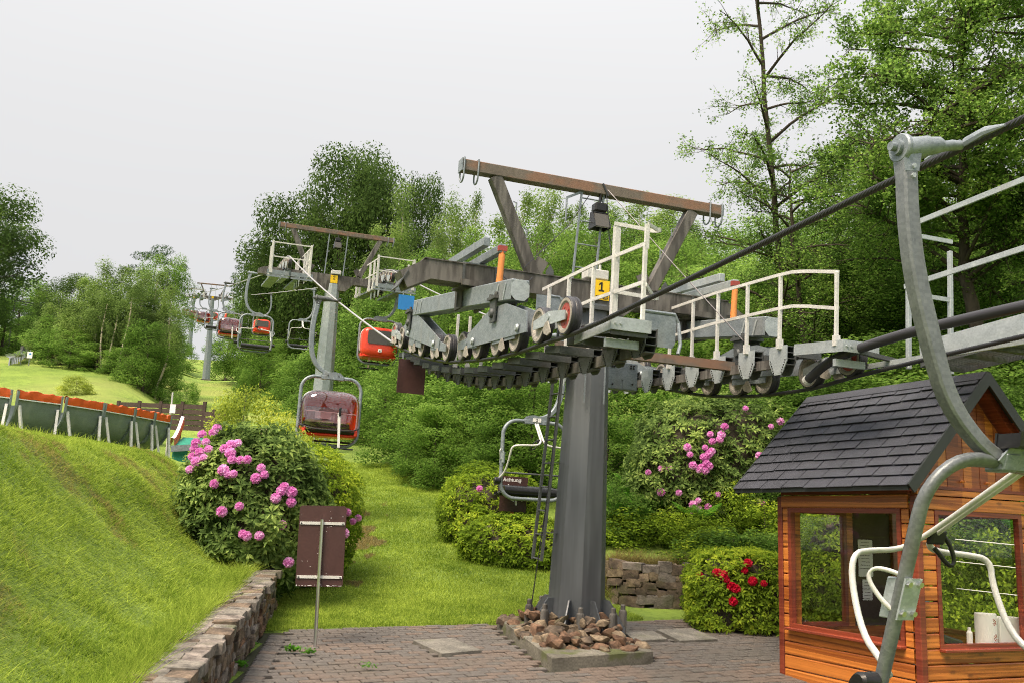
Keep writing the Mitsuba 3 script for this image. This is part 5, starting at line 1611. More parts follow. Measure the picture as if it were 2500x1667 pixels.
# railing, right
for L, top in ((-2.44, 4.05), (-1.84, 4.06), (-1.24, 4.08), (-0.68, 4.07), (-0.13, 4.06), (1.2, 4.1)):
    post(F1, T1K, (1.06, L, interp_deck(L, DKR) - 0.02), (1.06, L, top))
post(F1, T1K, (1.10, -3.28, 3.2), (1.10, -3.28, 3.93))
for n in (0.0, -0.36):
    rail(F1, T1K, [(1.05, 0.12, 3.70 + n * 0.0 + (0.06 if n == 0 else -0.02)), (1.05, -0.05, 4.00 + n), (1.05, -0.15, 4.06 + n), (1.05, -1.2, 4.08 + n), (1.05, -2.4, 4.06 + n), (1.06, -2.65, 4.05 + n), (1.08, -2.85, 4.02 + n), (1.11, -3.30, 3.93 + n)])
m = MB(F1)
m.box((0.72, 0.55, 3.22), (0.42, 0.16, 0.36), bev=0.006)
k = obj('cabinet', m, 'galvanised', T1K)
m = MB(F1)
for A in (0.60, 0.80):
    m.box((A, 0.465, 3.22), (0.17, 0.01, 0.33))
m.box((0.70, 0.468, 3.27), (0.15, 0.02, 0.2))
obj('door', m, 'galvanised', k)
m = MB(F1)
bolts(m, [(A, 0.455, n) for A in (0.55, 0.58, 0.82, 0.86) for n in (3.36, 3.33)] + [(0.56, 0.455, 3.1), (0.85, 0.455, 3.12)], -Lx, 0.012, 0.02)
obj('fitting', m, 'ink_black', k)
m = MB(F1)
m.prism([(-0.17, 0), (0.14, 0.0), (0.17, 0.05), (0.17, 0.30), (-0.17, 0.30)], (-0.78, -0.55, 3.62), Ax, Nx, 0.006)
m.tube([(-0.80, -0.55, 3.92), (-0.66, -0.55, 3.92), (-0.61, -0.56, 3.85), (-0.62, -0.6, 3.64)], 0.018, 8)
obj('guard_plate', m, 'galvanised', T1K)
m = MB(F1)
m.prism([(-0.17, 0), (0.14, 0.0), (0.17, 0.05), (0.17, 0.30), (-0.17, 0.30)], (-0.60, -2.9, 3.06), Ax, Nx, 0.006)
m.tube([(-0.77, -2.9, 3.38), (-0.44, -2.9, 3.38), (-0.40, -2.9, 3.30), (-0.40, -2.95, 3.1), (-0.44, -2.98, 3.0)], 0.018, 8)
obj('guard_plate', m, 'galvanised', T1K)

# ---------------------------------------------------------------- towers 2 to 4, which carry the ropes on top of their wheels
T2F = Frame((-5.696, 28.789, 10.043), 0.342, 0.058, -0.003)
T3F = Frame((-35.16, 107.42, 26.07), 0.342, 0.091, -0.03)
T4F = Frame((-57.6, 166.0, 38.4), 0.342, 0.09, -0.02)
ROPE_ON = ([-2.2, -1.5, -0.75, 0, 0.75, 1.5, 2.2], [-1.45, -1.25, -1.11, -1.04, -1.01, -1.005, -1.02])


def far_tower(fr, num, foot, label, detail):
    par = thing('lift_tower', label, 'lift tower', 'chairlift towers up the slope')
    m = octo(fr, 0.20 + 0.024 * -foot, 0.215, foot - 0.4, -1.66)
    obj('column', m, 'galvanised_pale' if detail else 'galvanised', par)
    m = MB(fr)
    m.box((0, 0, foot + 0.05), (1.1, 1.1, 0.5))
    obj('footing', m, 'concrete', par)
    m = MB(fr)
    m.prism([(-2.3, -1.46), (-2.3, -1.62), (-0.62, -1.62), (-0.38, -1.86), (0.38, -1.86), (0.62, -1.62), (2.3, -1.62), (2.3, -1.46), (2.1, -1.38), (-2.1, -1.38)], (0, 0.15, 0), Ax, Nx, 0.30, -Lx)
    obj('cross_arm', m, 'weathered_beam', par)
    gantry(fr, par, -1.46, 0.0, near=False)
    number_plate(fr, par, -0.17, -1.52, 0.0, num, '')
    if detail:
        floodlight(fr, par, (0.03, -0.06, -0.36))
        m = MB(fr)
        m.box((0.05, -0.12, -1.30), (0.3, 0.18, 0.12), bev=0.01)
        obj('junction_box', m, 'alu', par)
    m = MB(fr)
    for A in (-0.30, 0.28):
        m.bar((A, -0.04, -1.4), (A + 0.05, -0.04, -0.05), 0.03, 0.03, up=Ax)
    obj('upper_ladder', m, 'galvanised', par)
    for side in (-1, 1):
        A = side * 1.543
        m = MB(fr)
        m.bar((A, -1.3, -1.72), (A, 1.5, -1.50), 0.18, 0.18)
        m.box((A, 0.0, -1.52), (0.34, 0.36, 0.10))
        obj('sheave_beam', m, 'galvanised', par)
        for q in range(4):
            La = -1.55 + q * 0.88
            n0, n1 = interp_deck(La, ROPE_ON) - 0.19, interp_deck(La + 0.44, ROPE_ON) - 0.19
            m = MB(fr)
            twin(m, [(La - 0.06, n0 + 0.03), (La + 0.5, n1 + 0.03), (La + 0.44, n1 - 0.08), (La + 0.22, (n0 + n1) / 2 - 0.20), (La, n0 - 0.08)], A, 0.075)
            obj('rocker', m, 'galvanised_pale', par)
            for L, n in ((La, n0), (La + 0.44, n1)):
                if detail:
                    wheel(fr, par, (A, L, n), 'hub_red' if L in (-1.55,) else None)
                else:
                    m = MB(fr)
                    m.lathe([(0, -0.05), (0.178, -0.05), (0.178, 0.05), (0, 0.05)], (A, L, n), Ax, 12)
                    obj('wheel', m, 'tyre', par)
        for s2 in (-1, 1):
            B = A + s2 * 0.36
            if s2 * side > 0 and not detail:
                continue
            for L in ((-1.7, -1.15, -0.6) if s2 * side < 0 else ()):
                n = -1.80 + 0.05 * L
                bracket(fr, par, B - 0.06, B + 0.06, L, n, 0.30, 0.26, 'galvanised_pale' if detail else 'galvanised')
            m = MB(fr)
            for k in range(6):
                L = -1.7 + k * 0.55
                m.box((B, L + 0.28, -1.79 + 0.05 * L), (0.30, 0.5, 0.05))
            m.box((B - s2 * 0.02, -2.02, -1.86), (0.62, 0.02, 0.12))
            m.box((B - s2 * 0.02, -2.02, -1.98), (0.62, 0.03, 0.05))
            obj('walkway', m, 'galvanised', par)
            for L in (-1.95, -1.35, -0.7, 0.9, 1.5):
                if s2 * side < 0 or L < -1:
                    post(fr, par, (B + s2 * 0.17, L, -1.85 + 0.05 * L), (B + s2 * 0.17, L, -0.92 + 0.05 * L), 0.06)
            for n in (-0.92, -1.34):
                if s2 * side < 0:
                    rail(fr, par, [(B + s2 * 0.17, -1.95, n - 0.1), (B + s2 * 0.17, 1.6, n + 0.07)])
        for n in (-0.98, -1.40):
            rail(fr, par, [(A - 0.55, -2.0, n), (A + 0.55, -2.0, n)])
        for e in (-0.55, 0.55):
            post(fr, par, (A + e, -2.0, -1.9), (A + e, -2.0, -0.94), 0.06)
    return par


T2K = far_tower(T2F, '2', -7.6, 'pale galvanised chairlift tower with a yellow number 2 plate, second up the slope', True)
far_tower(T3F, '3', -11.3, 'slim galvanised chairlift tower standing alone in the upper meadow', False)
far_tower(T4F, '4', -11.5, 'tiny farthest chairlift tower, half hidden by the birch grove', False)
m = MB(T2F)
m.box((1.93, -2.03, -2.28), (0.48, 0.012, 0.45))
k = solo(thing('blue_panel', 'plain blue square panel hanging from the second tower', 'panel'), m, 'sign_blue')
m = MB(T2F)
for A in (1.82, 2.05):
    m.box((A, -2.02, -1.97), (0.02, 0.02, 0.22))
obj('strap', m, 'alu', k)
m = MB(TW)
m.box((-1.40, 3.45, 3.27), (0.43, 0.016, 0.52))
k = solo(thing('brown_panel', 'plain dark brown board hanging below the far end of the near tower walkway', 'panel'), m, 'sign_brown')
m = MB(TW)
for A in (-1.55, -1.25):
    m.bar((A, 3.46, 3.50), (A, 3.46, 3.64), 0.03, 0.02)
obj('strap', m, 'galvanised', k)


# ---------------------------------------------------------------- ropes
def dense(P, step):
    P = np.asarray(P, float)
    s = np.r_[0, np.cumsum(np.linalg.norm(np.diff(P, axis=0), axis=1))]
    u = np.arange(0, s[-1], step)
    Q = np.stack([np.interp(u, s, P[:, k]) for k in range(3)], 1)
    return Q


def smooth_path(P, n):
    for _ in range(n):
        P = np.vstack([P[:1], (P[:-2] + 2 * P[1:-1] + P[2:]) / 4, P[-1:]])
    return P


def span(a, b, sag, n=24):
    t = np.linspace(0, 1, n)[:, None]
    P = np.asarray(a) * (1 - t) + np.asarray(b) * t
    P[:, 2] -= 4 * sag * (t * (1 - t))[:, 0]
    return P


def rope_line(A, near, wb):
    P = [TW(p) for p in near] + [TW((A, L, n)) for L, n in wb[::-1]]
    a = [T2F((A, L, n)) for L, n in zip(*ROPE_ON)]
    b = [T3F((A, L, n)) for L, n in zip(*ROPE_ON)]
    c = [T4F((A, L, n)) for L, n in zip(*ROPE_ON)]
    P += list(span(P[-1], a[0], 0.10)[1:-1]) + a
    i2 = len(P)
    P += list(span(a[-1], b[0], 0.12)[1:-1]) + b + list(span(b[-1], c[0], 0.5)[1:-1]) + c + list(span(c[-1], T4F((A, 70, 7)), 0.5)[1:])
    return np.array(P)


NEARL = [(-1.543 + 0.12 * 12.6, -16, 4.62), (-1.128 + 0.12 * 3.0, -9.95, 3.92), (-1.128, -6.95, 3.541), (-1.16, -6.7, 3.51), (-1.52, -3.5, 3.08)]
NEARR = [(1.543, -16, 3.5), (1.543, -10, 3.40), (1.543, -6, 3.20), (1.543, -4, 3.06)]
ROPE = {-1: rope_line(-1.543, NEARL, WB), 1: rope_line(1.543, NEARR, WBR)}
for side, lab in ((-1, 'thick twisted steel haul rope running down the left side over the foreground chair'), (1, 'steel haul rope on the right side, passing under the right wheels of the near tower')):
    k = thing('haul_rope', lab, 'rope')
    P = smooth_path(dense(ROPE[side], 0.1), 3)
    D = P[:, 1]
    cut = np.argmax(D > 14.5)
    near = smooth_path(dense(P[:cut + 1], 0.02), 2)
    m = MB()
    t = np.gradient(near, axis=0)
    t /= np.linalg.norm(t, axis=1, keepdims=True)
    a = np.cross(t, [0, 0, 1.0])
    a /= np.linalg.norm(a, axis=1, keepdims=True)
    b = np.cross(a, t)
    s = np.r_[0, np.cumsum(np.linalg.norm(np.diff(near, axis=0), axis=1))]
    for q in range(6):
        g = 2 * np.pi * (s / 0.17) + q * np.pi / 3
        m.tube(near + 0.0128 * (np.cos(g)[:, None] * a + np.sin(g)[:, None] * b), 0.0092, 6)
    obj('strand', m, 'rope_steel', k, smooth=True, kind='stuff')
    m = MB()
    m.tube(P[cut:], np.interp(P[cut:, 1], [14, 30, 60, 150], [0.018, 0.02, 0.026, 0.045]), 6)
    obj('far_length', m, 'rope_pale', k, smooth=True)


# ---------------------------------------------------------------- chairs
def ring_path(w=0.62, top=-1.60, bot=-3.0, r=0.27, open_bottom=False):
    P = []
    for cx, cz, a0 in ((w - r, top - r, 90), (w - r, bot + r, 0), (-w + r, bot + r, -90), (-w + r, top - r, -180)):
        for g in np.radians(a0 - np.linspace(0, 90, 9)):
            P.append((cx + r * math.cos(g), 0.0, cz + r * math.sin(g)))
    P.append(P[0])
    return np.array(P)


def superell(dx, dy, dz, c, e, side, n=20, cutz=None):
    """half of a rounded box: y side -1 or 1 of the centre"""
    P, F = [], []
    for i in range(n + 1):
        v = -np.pi / 2 + np.pi * i / n
        for j in range(n + 1):
            u = np.pi * j / n
            f = lambda t, p: math.copysign(abs(t) ** p, t)
            x, y, z = dx * f(math.cos(v), e) * f(math.cos(u), e), side * dy * abs(f(math.cos(v), e)) * abs(f(math.sin(u), e)), dz * f(math.sin(v), e)
            if cutz is not None:
                z = max(z, cutz)
            P.append((c[0] + x, c[1] + y, c[2] + z))
    for i in range(n):
        for j in range(n):
            a = i * (n + 1) + j
            F.append([a, a + 1, a + n + 2, a + n + 1])
    return np.array(P), np.array(F)


CH, GR = None, None                                             # how the chair body and its grip are placed


def hanger_parts(par, k_open):
    m = MB(GR)
    m.tube([(0.03, 0, 0.015), (-0.10, 0, 0.02), (-0.16, 0, 0.02), (-0.2, 0, 0.03), (-0.33, 0, 0.03)], [0.022, 0.03, 0.03, 0.045, 0.055], 12)
    m.lathe([(0.0, 0.12), (0.022, 0.12), (0.022, 0.085), (0.04, 0.085), (0.04, 0.06), (0.068, 0.06), (0.075, 0.05), (0.075, 0.03), (0.058, 0.02), (0.058, -0.14), (0.0, -0.14)], (-0.43, 0, 0.03), -Ax, 18)
    for s in (-1, 1):
        m.tube([(0, s * 0.02, 0.02), (0.0, s * 0.14, 0.035), (0.0, s * 0.26, 0.022)], [0.03, 0.026, 0.008], 8)
    m.prism([(-0.06, 0.0), (0.07, 0), (0.045, -0.10), (-0.05, -0.10)], (-0.43, -0.04, 0.0), Ax, Nx, 0.08, Lx)
    obj('grip', m, 'galvanised_dull' if not k_open else 'galvanised', par, smooth=35)
    m = MB(GR)
    P = np.array([(-0.435, 0, -0.04), (-0.445, 0, -0.18), (-0.485, 0, -0.42), (-0.50, 0, -0.65), (-0.495, 0, -0.95), (-0.455, 0, -1.17), (-0.37, 0, -1.35), (-0.25, 0, -1.47), (-0.10, 0, -1.525), (0.04, 0, -1.54)])
    if GR is not None:
        P = np.array(NEAR_HANGER)
    for _ in range(2):
        P = np.vstack([P[:1], *[np.vstack([a * 0.75 + b * 0.25, a * 0.25 + b * 0.75]) for a, b in zip(P[:-1], P[1:])], P[-1:]])
    w = np.interp(P[:, 2], [-1.54, -1.3, -0.9, 0], [0.035, 0.046, 0.052, 0.05]) * (1.03 if GR is not None else 1)
    n = len(P)
    t = np.gradient(P, axis=0)
    t /= np.linalg.norm(t, axis=1, keepdims=True)
    nn = np.stack([t[:, 2], t[:, 1] * 0, -t[:, 0]], 1)
    pr = [(-1, -0.75), (-1, 0.75), (-0.7, 1), (0.7, 1), (1, 0.75), (1, -0.75), (0.7, -1), (-0.7, -1)]
    v = np.stack([P + nn * (w * a)[:, None] + np.array([0, 0.038 * b, 0]) for a, b in pr], 1).reshape(-1, 3)
    f = [[i * 8 + j, i * 8 + (j + 1) % 8, (i + 1) * 8 + (j + 1) % 8, (i + 1) * 8 + j] for i in range(n - 1) for j in range(8)]
    m.add(v, f)
    hk = obj('hanger', m, 'galvanised_mid' if GR is not None else 'galvanised', par, smooth=30)
    m = MB(GR)
    bolts(m, [(-0.425, -0.038, -0.07), (-0.43, -0.038, -0.12)], -Lx, 0.014, 0.012)
    obj('bolt', m, 'galvanised_pale', hk)
    m = MB(CH)
    m.prism([(-0.26, -1.60), (-0.20, -1.52), (0.05, -1.48), (0.16, -1.50), (0.26, -1.60), (0.2, -1.64), (-0.2, -1.64)], (0, 0.055, 0), Ax, Nx, 0.012)
    m.prism([(-0.26, -1.60), (-0.20, -1.52), (0.05, -1.48), (0.16, -1.50), (0.26, -1.60), (0.2, -1.64), (-0.2, -1.64)], (0, -0.043, 0), Ax, Nx, 0.012)
    for x in (-0.18, 0.18):
        m.box((x, 0, -1.605), (0.10, 0.12, 0.09), bev=0.01)
    mk = obj('mount', m, 'galvanised', par)
    m = MB(CH)
    bolts(m, [(x, -0.055, -1.56) for x in (-0.1, 0.12)], -Lx, 0.016, 0.014)
    obj('bolt', m, 'galvanised_dull', mk)
    m = MB(CH)
    m.tube(ring_path(), 0.036, 10, cap=False)
    obj('frame', m, 'galvanised_mid' if CH is not None else 'galvanised', par, smooth=True)


def bubble_chair(par):
    hanger_parts(par, False)
    c = (0, 0.05, -2.36)
    v, f = superell(0.57, 0.36, 0.47, c, 0.42, 1, 22)
    m = MB(CH).add(v, f)
    sk = obj('shell', m, 'shell_red', par, smooth=True)
    m = MB(CH)
    m.box((0, 0.02, -2.80), (1.08, 0.62, 0.07), bev=0.03)
    m.box((-0.52, -0.12, -2.74), (0.07, 0.42, 0.14), bev=0.02)
    m.box((0.52, -0.12, -2.74), (0.07, 0.42, 0.14), bev=0.02)
    obj('seat_base', m, 'shell_red', par)
    m = MB(CH)
    m.tube([(-0.5, -0.27, -2.72), (0.5, -0.27, -2.72)], 0.055, 12)
    m.box((0, -0.05, -2.72), (1.0, 0.4, 0.09), bev=0.03)
    m.box((0, 0.30, -2.62), (0.98, 0.06, 0.22), bev=0.02)
    obj('seat', m, 'black_plastic', par, smooth=30)
    m = MB(CH)
    m.box((0, 0.33, -2.36), (0.86, 0.05, 0.34), bev=0.03)
    obj('backrest', m, 'alu', par)
    m = MB(CH)
    m.prism(Polygon([(-0.36, -0.15), (0.36, -0.15), (0.36, 0.15), (-0.36, 0.15)]).buffer(0.06), (0, 0.418, -2.22), Ax, Nx, 0.012, Lx)
    wk = obj('window', m, 'smoked_pane', sk)
    m = MB(CH)
    m.box((0.02, 0.425, -2.62), (0.11, 0.01, 0.10))
    obj('label', m, 'ink_white', sk)
    m = MB(CH)
    m.box((0.02, 0.432, -2.625), (0.025, 0.006, 0.05))
    m.box((0.02, 0.432, -2.648), (0.055, 0.006, 0.012))
    obj('pictogram', m, 'ink_black', sk)
    v, f = superell(0.585, 0.50, 0.47, (0, 0.03, -2.36), 0.5, -1, 22, cutz=-0.36)
    m = MB(CH).add(v, f)
    dk = obj('dome', m, 'dome_plastic', par, smooth=True)
    edge = []
    for g in np.linspace(0, np.pi, 21):
        ff = lambda t, p: math.copysign(abs(t) ** p, t)
        kz = 0.97
        edge.append((0.585 * kz * ff(math.cos(g), 0.5) * 1.05, 0.03 - 0.5 * kz * abs(ff(math.sin(g), 0.5)) * 1.05, -2.72 + 0.09 * abs(math.cos(g)) ** 2))
    m = MB(CH)
    m.tube(edge, 0.014, 7)
    obj('rim', m, 'rubber', dk, smooth=True)
    edge2 = [(0.585 * math.copysign(abs(math.cos(g)) ** 0.5, math.cos(g)), 0.03, -2.36 + 0.47 * math.copysign(abs(math.sin(g)) ** 0.5, math.sin(g))) for g in np.linspace(-0.35, np.pi + 0.35, 33)]
    m = MB(CH)
    m.tube(edge2, 0.016, 7)
    obj('top_trim', m, 'white_tube', dk, smooth=True)
    m = MB(CH)
    m.tube([(-0.52, -0.28, -2.34), (0.5, -0.32, -2.36)], 0.007, 6)
    m.bar((0.12, -0.50, -2.36), (0.16, -0.52, -3.06), 0.05, 0.012, up=Lx)
    m.box((-0.08, 0.28, -2.36), (0.34, 0.01, 0.15))
    obj('safety_bar', m, 'ink_white', par)
    m = MB(CH)
    m.box((0.135, -0.515, -2.34), (0.05, 0.03, 0.18), bev=0.015)
    m.tube([(-0.17, -0.52, -3.07), (0.45, -0.52, -3.08)], 0.018, 8)
    m.tube([(-0.45, -0.1, -2.93), (0.45, -0.1, -2.93)], 0.02, 8)
    split_obj('footrest', m, 'black_plastic', par, smooth=30)


def open_chair(par):
    hanger_parts(par, True)
    m = MB(CH)
    for y, z in ((-0.10, -2.86), (-0.33, -2.84)):
        m.tube([(-0.52, y, z), (0.52, y, z)], 0.085, 14)
    m.box((0, -0.2, -2.86), (1.04, 0.36, 0.10), bev=0.03)
    obj('seat', m, 'black_plastic', par, smooth=30)
    m = MB(CH)
    if CH is None:
        m.tube([(-0.6, 0.02, -2.55), (0.6, 0.02, -2.55)], 0.016, 8)
    m.tube([(-0.62, 0.0, -2.9), (-0.6, -0.35, -2.93), (0.6, -0.35, -2.93), (0.62, 0, -2.9)], 0.024, 8)
    obj('seat_frame', m, 'galvanised_dull', par, smooth=True)

    def soft(P, n=2):
        P = np.asarray(P, float)
        for _ in range(n):
            P = np.vstack([P[:1], *[np.vstack([a * 0.75 + b * 0.25, a * 0.25 + b * 0.75]) for a, b in zip(P[:-1], P[1:])], P[-1:]])
        return P
    m = MB(CH)
    k, dy = (0.86, 0.20) if CH is not None else (1.0, 0.0)
    for s in (-1, 1):
        m.tube(soft([(s * 0.022, 0.03, -1.62), (s * 0.022, 0.30 + dy * 0.7, -1.90), (s * 0.03, 0.39 + dy, -2.00), (s * 0.12, 0.43 + dy, -2.06), (s * 0.40 * k, 0.41 + dy, -2.07), (s * 0.56 * k, 0.36 + dy, -2.09), (s * 0.575 * k, 0.31 + dy, -2.24),
                     (s * 0.58 * (k + 0.02), 0.18 + dy * 0.7, -2.50), (s * 0.585 * (k + 0.06), 0.08 + dy * 0.2, -2.60), (s * 0.60 * (k + 0.1), 0.0, -2.66)]), 0.017 if CH is not None else 0.019, 9)
    obj('safety_bar', m, 'white_tube', par, smooth=True)
    m = MB(CH)
    for s in (-1, 1):
        m.lathe([(0, -0.07), (0.05, -0.07), (0.062, -0.055), (0.062, 0.03), (0.05, 0.045), (0, 0.045)], (s * 0.70, -0.0, -2.70), Ax, 16)
    m.tube(soft([(0.06, 0.36 + dy, -1.96), (0.13, 0.36 + dy, -1.98), (0.20, 0.33 + dy, -2.10), (0.17, 0.32 + dy, -2.15), (0.06, 0.36 + dy, -2.04)]), 0.012, 8)
    m.box((0.04, 0.34 + dy, -1.98), (0.10, 0.05, 0.08), bev=0.01)
    split_obj('bar_handle', m, 'black_plastic', par, smooth=30)
    for s in (-1, 1):
        m = MB(CH)
        m.box((s * 0.625, 0.045, -2.28), (0.03, 0.10, 0.20), bev=0.005)
        m.box((s * 0.60, -0.04, -2.28), (0.10, 0.012, 0.20))
        ck = obj('clamp_plate', m, 'galvanised_pale', par)
        m = MB(CH)
        bolts(m, [(s * 0.60 + x, -0.047, -2.28 + z) for x in (-0.033, 0.033) for z in (-0.07, 0.07)], -Lx, 0.014, 0.02)
        obj('bolt', m, 'chrome', ck)
        m = MB(CH)
        m.tube(soft([(s * 0.60, -0.03, -2.19), (s * 0.66, 0.05, -2.15), (s * 0.70, 0.14, -2.14), (s * 0.72, 0.14, -2.2), (s * 0.66, 0.02, -2.33), (s * 0.60, -0.03, -2.36)]), 0.011, 8)
        obj('side_loop', m, 'white_tube', ck, smooth=True)


LROT = {-1: 0.0, 1: math.pi}
protos = {}


def rope_at(side, L):
    P = ROPE[side]
    s = (P - TW.o) @ TW.M[1]
    i = np.argmin(np.abs(s - L))
    i = min(max(i, 1), len(P) - 2)
    t = [np.interp(L, s, P[:, k]) for k in range(3)]
    return np.array(t)


def chair(kind, side, L, label, group=None, turn=0.0):
    fr = Frame(rope_at(side, L), 0.342 + turn, 0.0)
    key = thing('bubble_chair' if kind == 'b' else 'open_chair', label, 'chairlift chair', group)
    if kind not in protos:
        protos[kind] = '_proto_' + kind
        (bubble_chair if kind == 'b' else open_chair)(protos[kind])
    dup(protos[kind], key, fr.tf(LROT[side]))
    return key, fr


NEARC = Frame(TW((-1.120, -7.02, 3.549)), 0.342)
NEAR_HANGER = [(-0.435, 0, -0.04), (-0.435, 0, -0.20), (-0.43, 0, -0.36), (-0.395, 0, -0.66), (-0.29, 0, -1.03), (-0.18, 0, -1.33), (0.05, 0, -1.53), (0.25, 0, -1.60), (0.44, 0, -1.61)]


def near_body(v):
    v = np.array(v, float)
    k = -1.6 - v[:, 2]
    v[:, 1] += np.maximum(k, -0.1) * 0.34
    v[:, 0] += 0.36
    v[:, 2] += 0.01
    return NEARC(v)


def near_grip(v):
    v = np.array(v, float)
    v[:, 2] += np.clip(v[:, 0] / 0.43, -1, 0) * 0.11 * np.where(v[:, 2] < -0.2, np.clip(1 + (v[:, 2] + 0.2) / 1.2, 0, 1), 1)
    v[:, 0] *= 0.85
    return NEARC(v)


key = thing('open_chair', 'large open chair with white safety bar at the right edge, in front of the kiosk', 'chairlift chair')
CH, GR = near_body, near_grip
open_chair(key)
m = MB(near_body)
for y in (-0.12, 0.02):
    m.box((0.27, y, -1.50), (1.0, 0.012, 0.07))
for q in range(13):
    m.box((-0.22 + q * 0.08, -0.05, -1.50), (0.010, 0.14, 0.06))
m.box((0.27, -0.05, -1.535), (1.0, 0.14, 0.010))
obj('step_strip', m, 'black_plastic', key)
m = MB(near_body)
g = np.linspace(-0.6, 3.6, 12)
m.tube([(0.16 + 0.05 * math.cos(k), 0.07, -1.44 + 0.05 * math.sin(k)) for k in g], 0.012, 6)
obj('safety_hook', m, 'hub_red', key, smooth=True)
CH, GR = None, None
chair('b', -1, 9.05, 'nearest red bubble chair with its dome towards the viewer, above the rhododendrons')
C2, C2F = chair('o', 1, 5.55, 'empty open chair hanging behind the near tower column, over the pictogram sign')
chair('b', 1, 18.5, 'red bubble chair seen from its closed back, nearest of those on the right rope')
chair('o', -1, 26.3, 'open chair with thick black seat rolls, left of the second tower')
chair('o', 1, 36.5, 'grey open chair seen from behind, just left of the second tower column')
chair('b', -1, 42.0, 'red bubble chair with its dome towards the viewer, second on the left rope')
chair('b', 1, 57.0, 'red bubble chair partly hidden behind the open chair with black seat rolls')
chair('o', -1, 60.0, 'small far open chair with a black seat in front of the third tower')
chair('b', -1, 80.0, 'small far bubble chair with pale dome, left of the third tower column')
chair('o', 1, 76.0, 'small far open chair on the right rope beside the third tower')
chair('b', 1, 92.0, 'tiny far red bubble chair seen from its back beside the third tower')
chair('b', -1, 112.0, 'tiny bubble chair with pale dome just past the third tower, left rope')
chair('o', -1, 128.0, 'tiny open chair with black seat far up the left rope')
chair('b', 1, 126.0, 'tiny red bubble chair far up the right rope')
chair('b', -1, 146.0, 'farthest tiny bubble chair at the edge of the birch grove')
for k in list(scene):
    if k.startswith('_proto_'):
        del scene[k]
for k in list(labels):
    if k.startswith('_proto_'):
        del labels[k]
m = MB(C2F)
m.box((0.0, -0.065, -1.57), (0.16, 0.008, 0.07))
k = obj('number_plate', m, 'ink_white', C2, label='small white plate with a black figure 2')
t = meshkit.text_mesh('2', 0.05, 0.002, bold=True)
m = MB(C2F)
m.add(np.c_[t.vertices[:, 0] - t.vertices[:, 0].mean(), -0.071 - t.vertices[:, 2], t.vertices[:, 1] - 1.595], t.faces[:, ::-1])
obj('lettering', m, 'ink_black', k)

# ---------------------------------------------------------------- the wooden kiosk
HF = Frame((3.673, 8.559, 1.836), 0.424, -0.013, -0.009)
HK = thing('kiosk', 'small orange wooden kiosk with dark shingle roof and big windows at the right', 'kiosk')
HW, HL, PH = 1.625, 1.80, 0.135
rs = np.random.default_rng(31)


def plank(p0, p1, k, nrm):
    """one board of the horizontal cladding, row k below the header, its face towards nrm"""
    m = MB(HF)
    p0, p1, nrm = np.array(p0, float), np.array(p1, float), np.array(nrm, float)
    z1, z0 = -PH * k - 0.004, -PH * (k + 1) + 0.004
    d = unit((p1 - p0)[None])[0]
    pr = [(-0.030, z0), (0.0, z0 + 0.003), (0.004, z0 + 0.012), (0.004, z1 - 0.012), (0.0, z1 - 0.002), (-0.030, z1)]
    v = np.vstack([np.array([q + nrm * a + np.array([0, 0, b]) for a, b in pr]) for q in (p0, p1)])
    n = len(pr)
    f = [[i, (i + 1) % n, n + (i + 1) % n, n + i] for i in range(n)]
    if np.dot(np.cross(d, [0, 0, 1.0]), nrm) < 0:
        f = [q[::-1] for q in f]
    m.add(v, f)
    obj('plank', m, 'wood_orange' if rs.random() < 0.8 else 'wood_orange', HK)


for k in range(15):
    if k < 9:
        plank((0, 1.72, 0), (0, 1.645, 0), k, (-1, 0, 0))
        plank((0, 0.13, 0), (0, 0.045, 0), k, (-1, 0, 0))
        plank((0.09, 0, 0), (0.255, 0, 0), k, (0, -1, 0))
        plank((1.41, 0, 0), (HW - 0.045, 0, 0), k, (0, -1, 0))
    else:
        plank((0, 1.72, 0), (0, 0.045, 0), k, (-1, 0, 0))
        plank((0.09, 0, 0), (HW - 0.045, 0, 0), k, (0, -1, 0))
for k in range(15):
    plank((HW, 0.045, 0), (HW, HL - 0.045, 0), k, (1, 0, 0)) if k > 8 else None
    plank((HW - 0.045, HL, 0), (0.045, HL, 0), k, (0, 1, 0)) if k > 8 else None
for (A, L) in ((0.04, 0.005), (HW - 0.02, 0.005), (0.03, HL - 0.03), (HW - 0.02, HL - 0.03)):
    m = MB(HF)
    m.box((A, L, -0.96), (0.072, 0.072, 2.16), bev=0.006)
    obj('corner_post', m, 'wood_trim', HK)
# header boards: left side and gable side
for (p, q, ax) in (((-0.006, 0.05, 0.065), (-0.006, HL - 0.07, 0.065), 0), ((0.09, -0.006, 0.06), (HW - 0.06, -0.006, 0.06), 1), ((HW + 0.006, 0.05, 0.065), (HW + 0.006, HL - 0.07, 0.065), 0), ((0.09, HL + 0.006, 0.06), (HW - 0.06, HL + 0.006, 0.06), 1)):
    m = MB(HF)
    m.bar(p, q, 0.03, 0.118, bev=0.004)
    obj('header_board', m, 'wood_orange', HK)
m = MB(HF)
m.bar((0.03, -0.012, 0.155), (HW - 0.02, -0.012, 0.155), 0.03, 0.05)
obj('header_board', m, 'wood_orange', HK)
m = MB(HF)
m.bar((0.02, 0.05, 0.17), (0.02, HL - 0.05, 0.17), 0.04, 0.08)
obj('wall_plate', m, 'wood_trim', HK)
